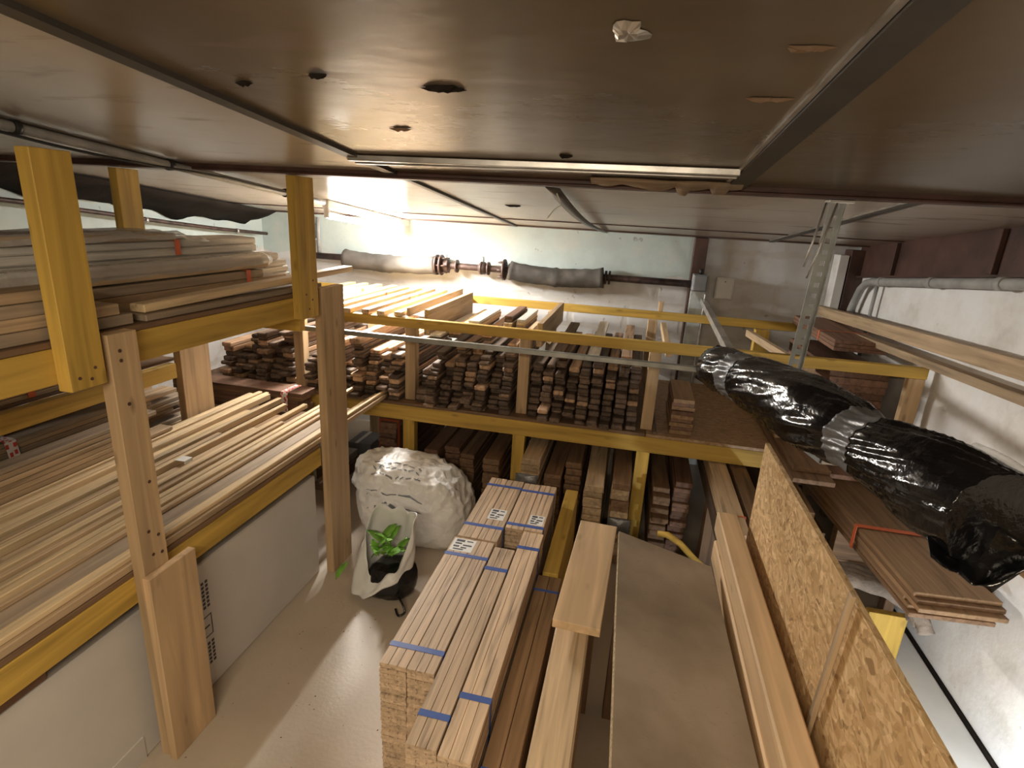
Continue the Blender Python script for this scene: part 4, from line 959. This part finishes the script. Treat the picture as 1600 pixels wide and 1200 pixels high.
for ci, (nm, x0, x1, y0, y1, nb, st, sh) in enumerate(cols):
    for k_ in range(nB):
        dy = 0 if k_ == nB-1 else random.uniform(-.006, .012); dx = 0 if k_ == nB-1 else .006
        if ci in (1, 2) and k_ < nB-1: dy += .0
        z0 = .0006+k_*hb-(0 if ci < 3 else .0)
        oak_pack(x0+dx*.3, x1-dx*.3, y0+dy, y1+min(dy, 0), z0, nL, nb, f'blue-strapped oak flooring bundle, {("topmost" if k_ == nB-1 else ORD[nB-k_]+" from the top")} of the {nm} column', st, sh if k_ == nB-1 else None, th, seed=ci*10+k_)
# brown strapped long pack to the right and the yellow joist beyond it
p = thing('dark_plank_bundle', (-.21, 1.5, 0), 'dark brown plank bundle with blue straps beside the oak bundles', 'plank bundle')
for k_ in range(12):
    for c in range(2): board('plank', (-.245+c*.052, .7, .0006+k_*.0415), (-.245+c*.052, 2.10, .0006+k_*.0415), .050, .040, M['walnut'], (0, 0, 1), p)
for y in (1.16, 1.99): strap_band(p, -.2705, -.168, 0.001, .4975, y, .014)
p = thing('yellow_joist', (-.22, 2.5, 0), 'yellow timber joist on edge between the oak bundles and the loose planks', 'joist')
boxw('joist_body', (-.255, 2.12, 0), (-.185, 2.94, .50), M['yellow'], p)
# short heavy plank lying tilted, one under it
tag(board('short_plank', (-.058, 1.46, .772), (-.034, 2.09, .772), .150, .030, M['lumber']), 'short thick plank with a cracked end lying left of the grey-brown panel', 'plank')
tag(boxw('upright_plank', (-.125, 1.0, 0), (-.018, 1.74, .735), M['tan'], bev=.006), 'heavy squared timber below the short thick plank', 'timber')
tag(boxw('support_block', (-.10, 1.9, 0), (-.0, 2.0, .77), M['brown']), 'dark block carrying the far end of the short thick plank', 'block')
# grey-brown panel, tilted
pa = [(.050, 2.056, .80), (.425, 2.07, .70), (.462, .35, .70), (.088, .35, .80)]
n = Vector((.1, 0, .375)).normalized()*.018
t = thing('laminate_panel', (.25, 1.2, .7), 'long grey-brown chipboard panel lying tilted in the middle of the pile', 'panel')
vs = [Vector(q)-n for q in pa]+[Vector(q)-n*.02 for q in pa]
o = polymesh('chipboard_core', vs, [(0, 1, 2, 3), (4, 5, 6, 7), (0, 1, 5, 4), (1, 2, 6, 5), (2, 3, 7, 6), (3, 0, 4, 7)], M['chip'], t); o.matrix_local = Matrix.Translation(t.location).inverted()
vs = [Vector(q)-n*.018 for q in pa]+[Vector(q)+n*.02 for q in pa]
o = polymesh('top_face', vs, [(0, 1, 2, 3), (4, 5, 6, 7), (0, 1, 5, 4), (1, 2, 6, 5), (2, 3, 7, 6), (3, 0, 4, 7)], M['panel'], t); o.matrix_local = Matrix.Translation(t.location).inverted()
for y, s in ((1.9, 'far'), (.7, 'near')):
    tag(boxw('panel_support', (.07, y, 0), (.13, y+.08, .742), M['brown']), f'{s} dark post under the left edge of the panel', 'block')
# two squared spruce beams
tag(boxw('spruce_beam', (.470, .4, .702), (.556, 2.37, .798), M['lumber'], bev=.006), 'upper squared spruce beam between the panel and the strand board', 'beam')
tag(boxw('spruce_beam', (.462, .4, .602), (.552, 2.29, .700), M['lumber'], bev=.006), 'lower squared spruce beam under the first one', 'beam')
for y, s in ((2.0, 'far'), (.6, 'near')):
    tag(boxw('beam_support', (.47, y, 0), (.55, y+.1, .600), M['brown']), f'{s} dark block under the spruce beams', 'block')
# OSB sheet
tag(boxw('strand_board_sheet', (.602, .45, .0), (.620, 2.335, 1.157), M['osb'], axis=1, bev=.001), 'large strand board sheet standing on edge right of the beams', 'strand board')
tag(boxw('strand_board_offcut', (.625, .45, .0), (.640, 1.75, 1.13), M['osb'], axis=1, bev=.001), 'shorter strand board sheet standing behind the large one', 'strand board')
tag(board('thin_batten', (.578, 1.325, .66), (.578, 1.276, 1.19), .022, .012, M['tan'], (1, 0, 0)), 'thin batten leaning diagonally on the strand board face', 'batten')
# darker timbers under the strand-board bay
for i, (x, w_, y0, y1, z, h, mt) in enumerate(((.60, .10, 2.45, 4.3, .575, .08, 'tan'), (.72, .09, 2.6, 4.3, .57, .08, 'brown'), (.60, .12, 2.55, 4.3, .49, .08, 'old'))):
    tag(board('dark_timber', (x, y0, z), (x, y1, z), w_, h, M[mt]), ('pale-ended timber behind the spruce beams under the deck', 'dark timber right of the pale-ended one under the deck', 'lowest dark timber behind the spruce beams')[i], 'timber')
tag(boxw('timber_support', (.54, 3.0, 0), (.66, 3.1, .489), M['brown']), 'dark block under the timbers below the deck', 'block')
tag(boxw('timber_support', (.69, 3.0, 0), (.76, 3.1, .569), M['brown']), 'dark tall block under the right timber below the deck', 'block')
wraptag('tie_strap', .60, .105, .575, .08, 2.62, 'orange cord around the pale-ended timber', 'orange', .008, 'strap')
# yellow curved offcut and grey box
o = tube('curved_offcut', [(.28, 2.85, .36), (.33, 2.84, .37), (.40, 2.80, .35), (.47, 2.76, .30), (.52, 2.74, .27)], .018, M['yellow'], None, 8); tag(o, 'curved yellowish timber offcut lying before the lower right piles', 'offcut')
tag(boxw('grey_carton', (.36, 2.45, 0), (.50, 2.72, .285), M['cloth'], bev=.004), 'plain grey carton standing beyond the panel end', 'carton')

# ================================================================== BAGS
def blob(name, c, rx, ry, rz, ex, seed, amp, mat, parent, nu=72, nv=44, deform=None, topheavy=False):
    vs = []; fs = []
    def sp(v, e): return math.copysign(abs(v)**e, v)
    for j in range(nv+1):
        ph = -math.pi/2+math.pi*j/nv
        for i in range(nu):
            th_ = 2*math.pi*i/nu
            x = sp(math.cos(ph), ex)*sp(math.cos(th_), ex); y = sp(math.cos(ph), ex)*sp(math.sin(th_), ex); z = sp(math.sin(ph), ex)
            p = Vector((x*rx, y*ry, z*rz))
            if deform: p = deform(p)
            d = Vector((x, y, z)).normalized() if (x or y or z) else Vector((0, 0, 1))
            q = p*7+Vector((seed, 0, 0))
            k_ = amp*(1-2*abs(noise.noise(q)))*.6+amp*.5*(1-2*abs(noise.noise(q*2.3)))+amp*.25*noise.noise(q*5)
            if topheavy: k_ *= .35+.75*max(0, min(1, (p.z/rz+.2)))
            p = p+d*k_
            vs.append(p+Vector(c))
    for j in range(nv):
        for i in range(nu): a = j*nu+i; b_ = j*nu+(i+1) % nu; fs.append((a, b_, b_+nu, a+nu))
    # ground it
    vs = [Vector((v.x, v.y, max(v.z, 0.002))) for v in vs]
    o = polymesh(name, vs, fs, mat, parent, True)
    if parent: o.matrix_local = Matrix.Translation(parent.location).inverted()
    return o
t = thing('rubble_sack', (-1.2, 2.95, 0), 'big crumpled white sack with dark print lying at the end of the aisle', 'sack')
def d1(p):
    q = p.copy(); f = (q.z+.25)/.5
    q.x *= .86+.20*f-.10*f*f                      # narrower where it stands
    q.z += -.06*(q.x/.36)*f+.012*math.sin(q.x*11+1)*f; q.y *= .92+.10*math.sin(math.pi*f)
    if q.x > .18: q.z -= (q.x-.18)*.45*f
    if q.x < -.24 and f > .7: q.z += (-.24-q.x)*.55*(f-.7)/.3; q.x -= .02*f
    return q
blob('sack_body', (-1.20, 3.0, .235), .37, .215, .25, .50, 3.3, .030, M['bag'], t, 150, 90, d1, True)
# the print: rows of short strokes following the upper face
bagme = bpy.data.objects['sack_body']
from mathutils.bvhtree import BVHTree
bv = BVHTree.FromPolygons([v.co for v in bagme.data.vertices], [p.vertices[:] for p in bagme.data.polygons])
rg = random.Random(12)
vs = []; fs = []
def stroke(xa, ya, xb, yb, w_):
    n_ = 6; st = len(vs); ok = []
    for i in range(n_+1):
        u = i/n_
        for s in (-1, 1):
            x = xa+(xb-xa)*u; y = ya+(yb-ya)*u+s*w_/2
            h = bv.ray_cast(Vector((x, y-.25, 1.2)), Vector((0, .25, -1)).normalized())
            if h[0] is None: return
            ok.append(h[0]+h[1]*(.002 if h[1].z > 0 else -.002))
    vs.extend(ok)
    for i in range(n_): a = st+2*i; fs.append((a, a+1, a+3, a+2))
for row in range(3):
    y = 2.98-row*.045; x = -1.44+row*.01
    while x < -1.13-.0*row:
        L = rg.uniform(.02, .045); stroke(x, y+rg.uniform(-.008, .008), x+L, y+rg.uniform(-.012, .012), .009); 
        if rg.random() < .6: stroke(x+.3*L, y-.012, x+.6*L, y+.014, .008)
        x += L+rg.uniform(.008, .02)
for row in range(2):
    y = 2.825-row*.025; stroke(-1.44, y, -1.24, y-.005, .005); stroke(-1.23, y-.005, -1.08, y-.012, .005)
if vs:
    o = polymesh('print', vs, fs, M['greybox'], t); o.matrix_local = Matrix.Translation(t.location).inverted()
t = thing('waste_bag', (-1.15, 2.35, 0), 'small open bag, white outside and black below, holding green leaves', 'bag')
def d2(p):
    q = p.copy(); f = (q.z+.2)/.4
    q.x *= 1.05-.25*f; q.x += .05*f-.02; q.y *= 1.05-.2*f; return q
blob('black_bag', (-1.105, 2.40, .10), .135, .105, .10, .7, 8.1, .014, M['black'], t, 60, 34, d2)
# white upper bag: an open collar
vs = []; fs = []; nu, nv = 64, 14
for j in range(nv+1):
    v = j/nv
    for i in range(nu):
        a = 2*math.pi*i/nu
        rim = .40+.08*math.cos(a-1.35)+.03*math.cos(2*a+.6)+.035*noise.noise((math.cos(a)*2, math.sin(a)*2, 7))
        z = .12+(rim-.12)*v
        fr = max(0, math.sin(a-math.pi*.93)) if a > math.pi*.93 and a < math.pi*1.93 else 0
        z0_ = .035+.12*max(0, math.cos(a+.25)); z = z0_+(rim-.15*min(1, fr*1.6)-z0_)*v      # the front lip folds down
        r_ = .165-.035*v*v+.016*noise.noise((math.cos(a)*3, math.sin(a)*3, v*2.2))+.008*math.sin(7*a+4*v)
        vs.append((-1.165+math.cos(a)*r_*1.02+.05*v, 2.40+math.sin(a)*r_*.85+.02*v, z))
for j in range(nv):
    for i in range(nu): a = j*nu+i; b_ = j*nu+(i+1) % nu; fs.append((a, b_, b_+nu, a+nu))
o = polymesh('white_bag', vs, fs, M['white'], t, True); o.matrix_local = Matrix.Translation(t.location).inverted(); o.modifiers.new('thick', 'SOLIDIFY').thickness = .0015
def leaf(name, c, L, w_, yaw_, pitch_, parent, seed):
    vs = []; fs = []; n_ = 8
    for i in range(n_+1):
        u = i/n_; ww = w_*math.sin(math.pi*min(1, u*.92+.04))*(1+.1*math.sin(i*2+seed))
        for s in (-1, 0, 1): vs.append(Vector((u*L, s*ww/2, .25*L*math.sin(u*2.2)+.12*w_*abs(s))))
    m4 = Matrix.Translation(c) @ Matrix.Rotation(yaw_, 4, 'Z') @ Matrix.Rotation(-pitch_, 4, 'Y')
    vs = [m4 @ v for v in vs]
    for i in range(n_):
        for j in range(2): a = i*3+j; fs.append((a, a+1, a+4, a+3))
    o = polymesh(name, vs, fs, M['leaf'], parent, True); o.matrix_local = Matrix.Translation(parent.location).inverted(); o.modifiers.new('thick', 'SOLIDIFY').thickness = .0008
    return o
rg = random.Random(4)
for i in range(16):
    leaf('leaf', (-1.12+rg.uniform(-.07, .07), 2.38+rg.uniform(-.06, .04), .26+rg.uniform(-.02, .04)), rg.uniform(.08, .13), rg.uniform(.04, .06), rg.uniform(0, 6.28), rg.uniform(.1, .9), t, i)
leaf('leaf', (-1.30, 2.30, .22), .1, .04, 4.3, -.9, t, 3)
tube('bag_handle', dense([(-1.02, 2.30, .06), (-.985, 2.27, .05), (-.965, 2.25, .02), (-.99, 2.23, .008), (-1.02, 2.26, .02)], 5), .006, M['black'], t, 8)
# crumbs on the floor
rg = random.Random(2)
vs = []; fs = []
for i in range(60):
    x, y, s = rg.uniform(-1.45, -.75), rg.uniform(1.0, 2.2), rg.uniform(.0015, .004); a = len(vs)
    vs += [(x-s, y-s, .0005), (x+s, y-s*.6, .0005), (x+s*.4, y+s, .0005), (x, y, s)]; fs += [(a, a+1, a+3), (a+1, a+2, a+3), (a+2, a, a+3), (a, a+2, a+1)]
tag(polymesh('floor_crumbs', vs, fs, M['brown']), 'scattered wood crumbs on the aisle floor', 'crumbs', None, 'stuff')
print('floorboards', n_old)
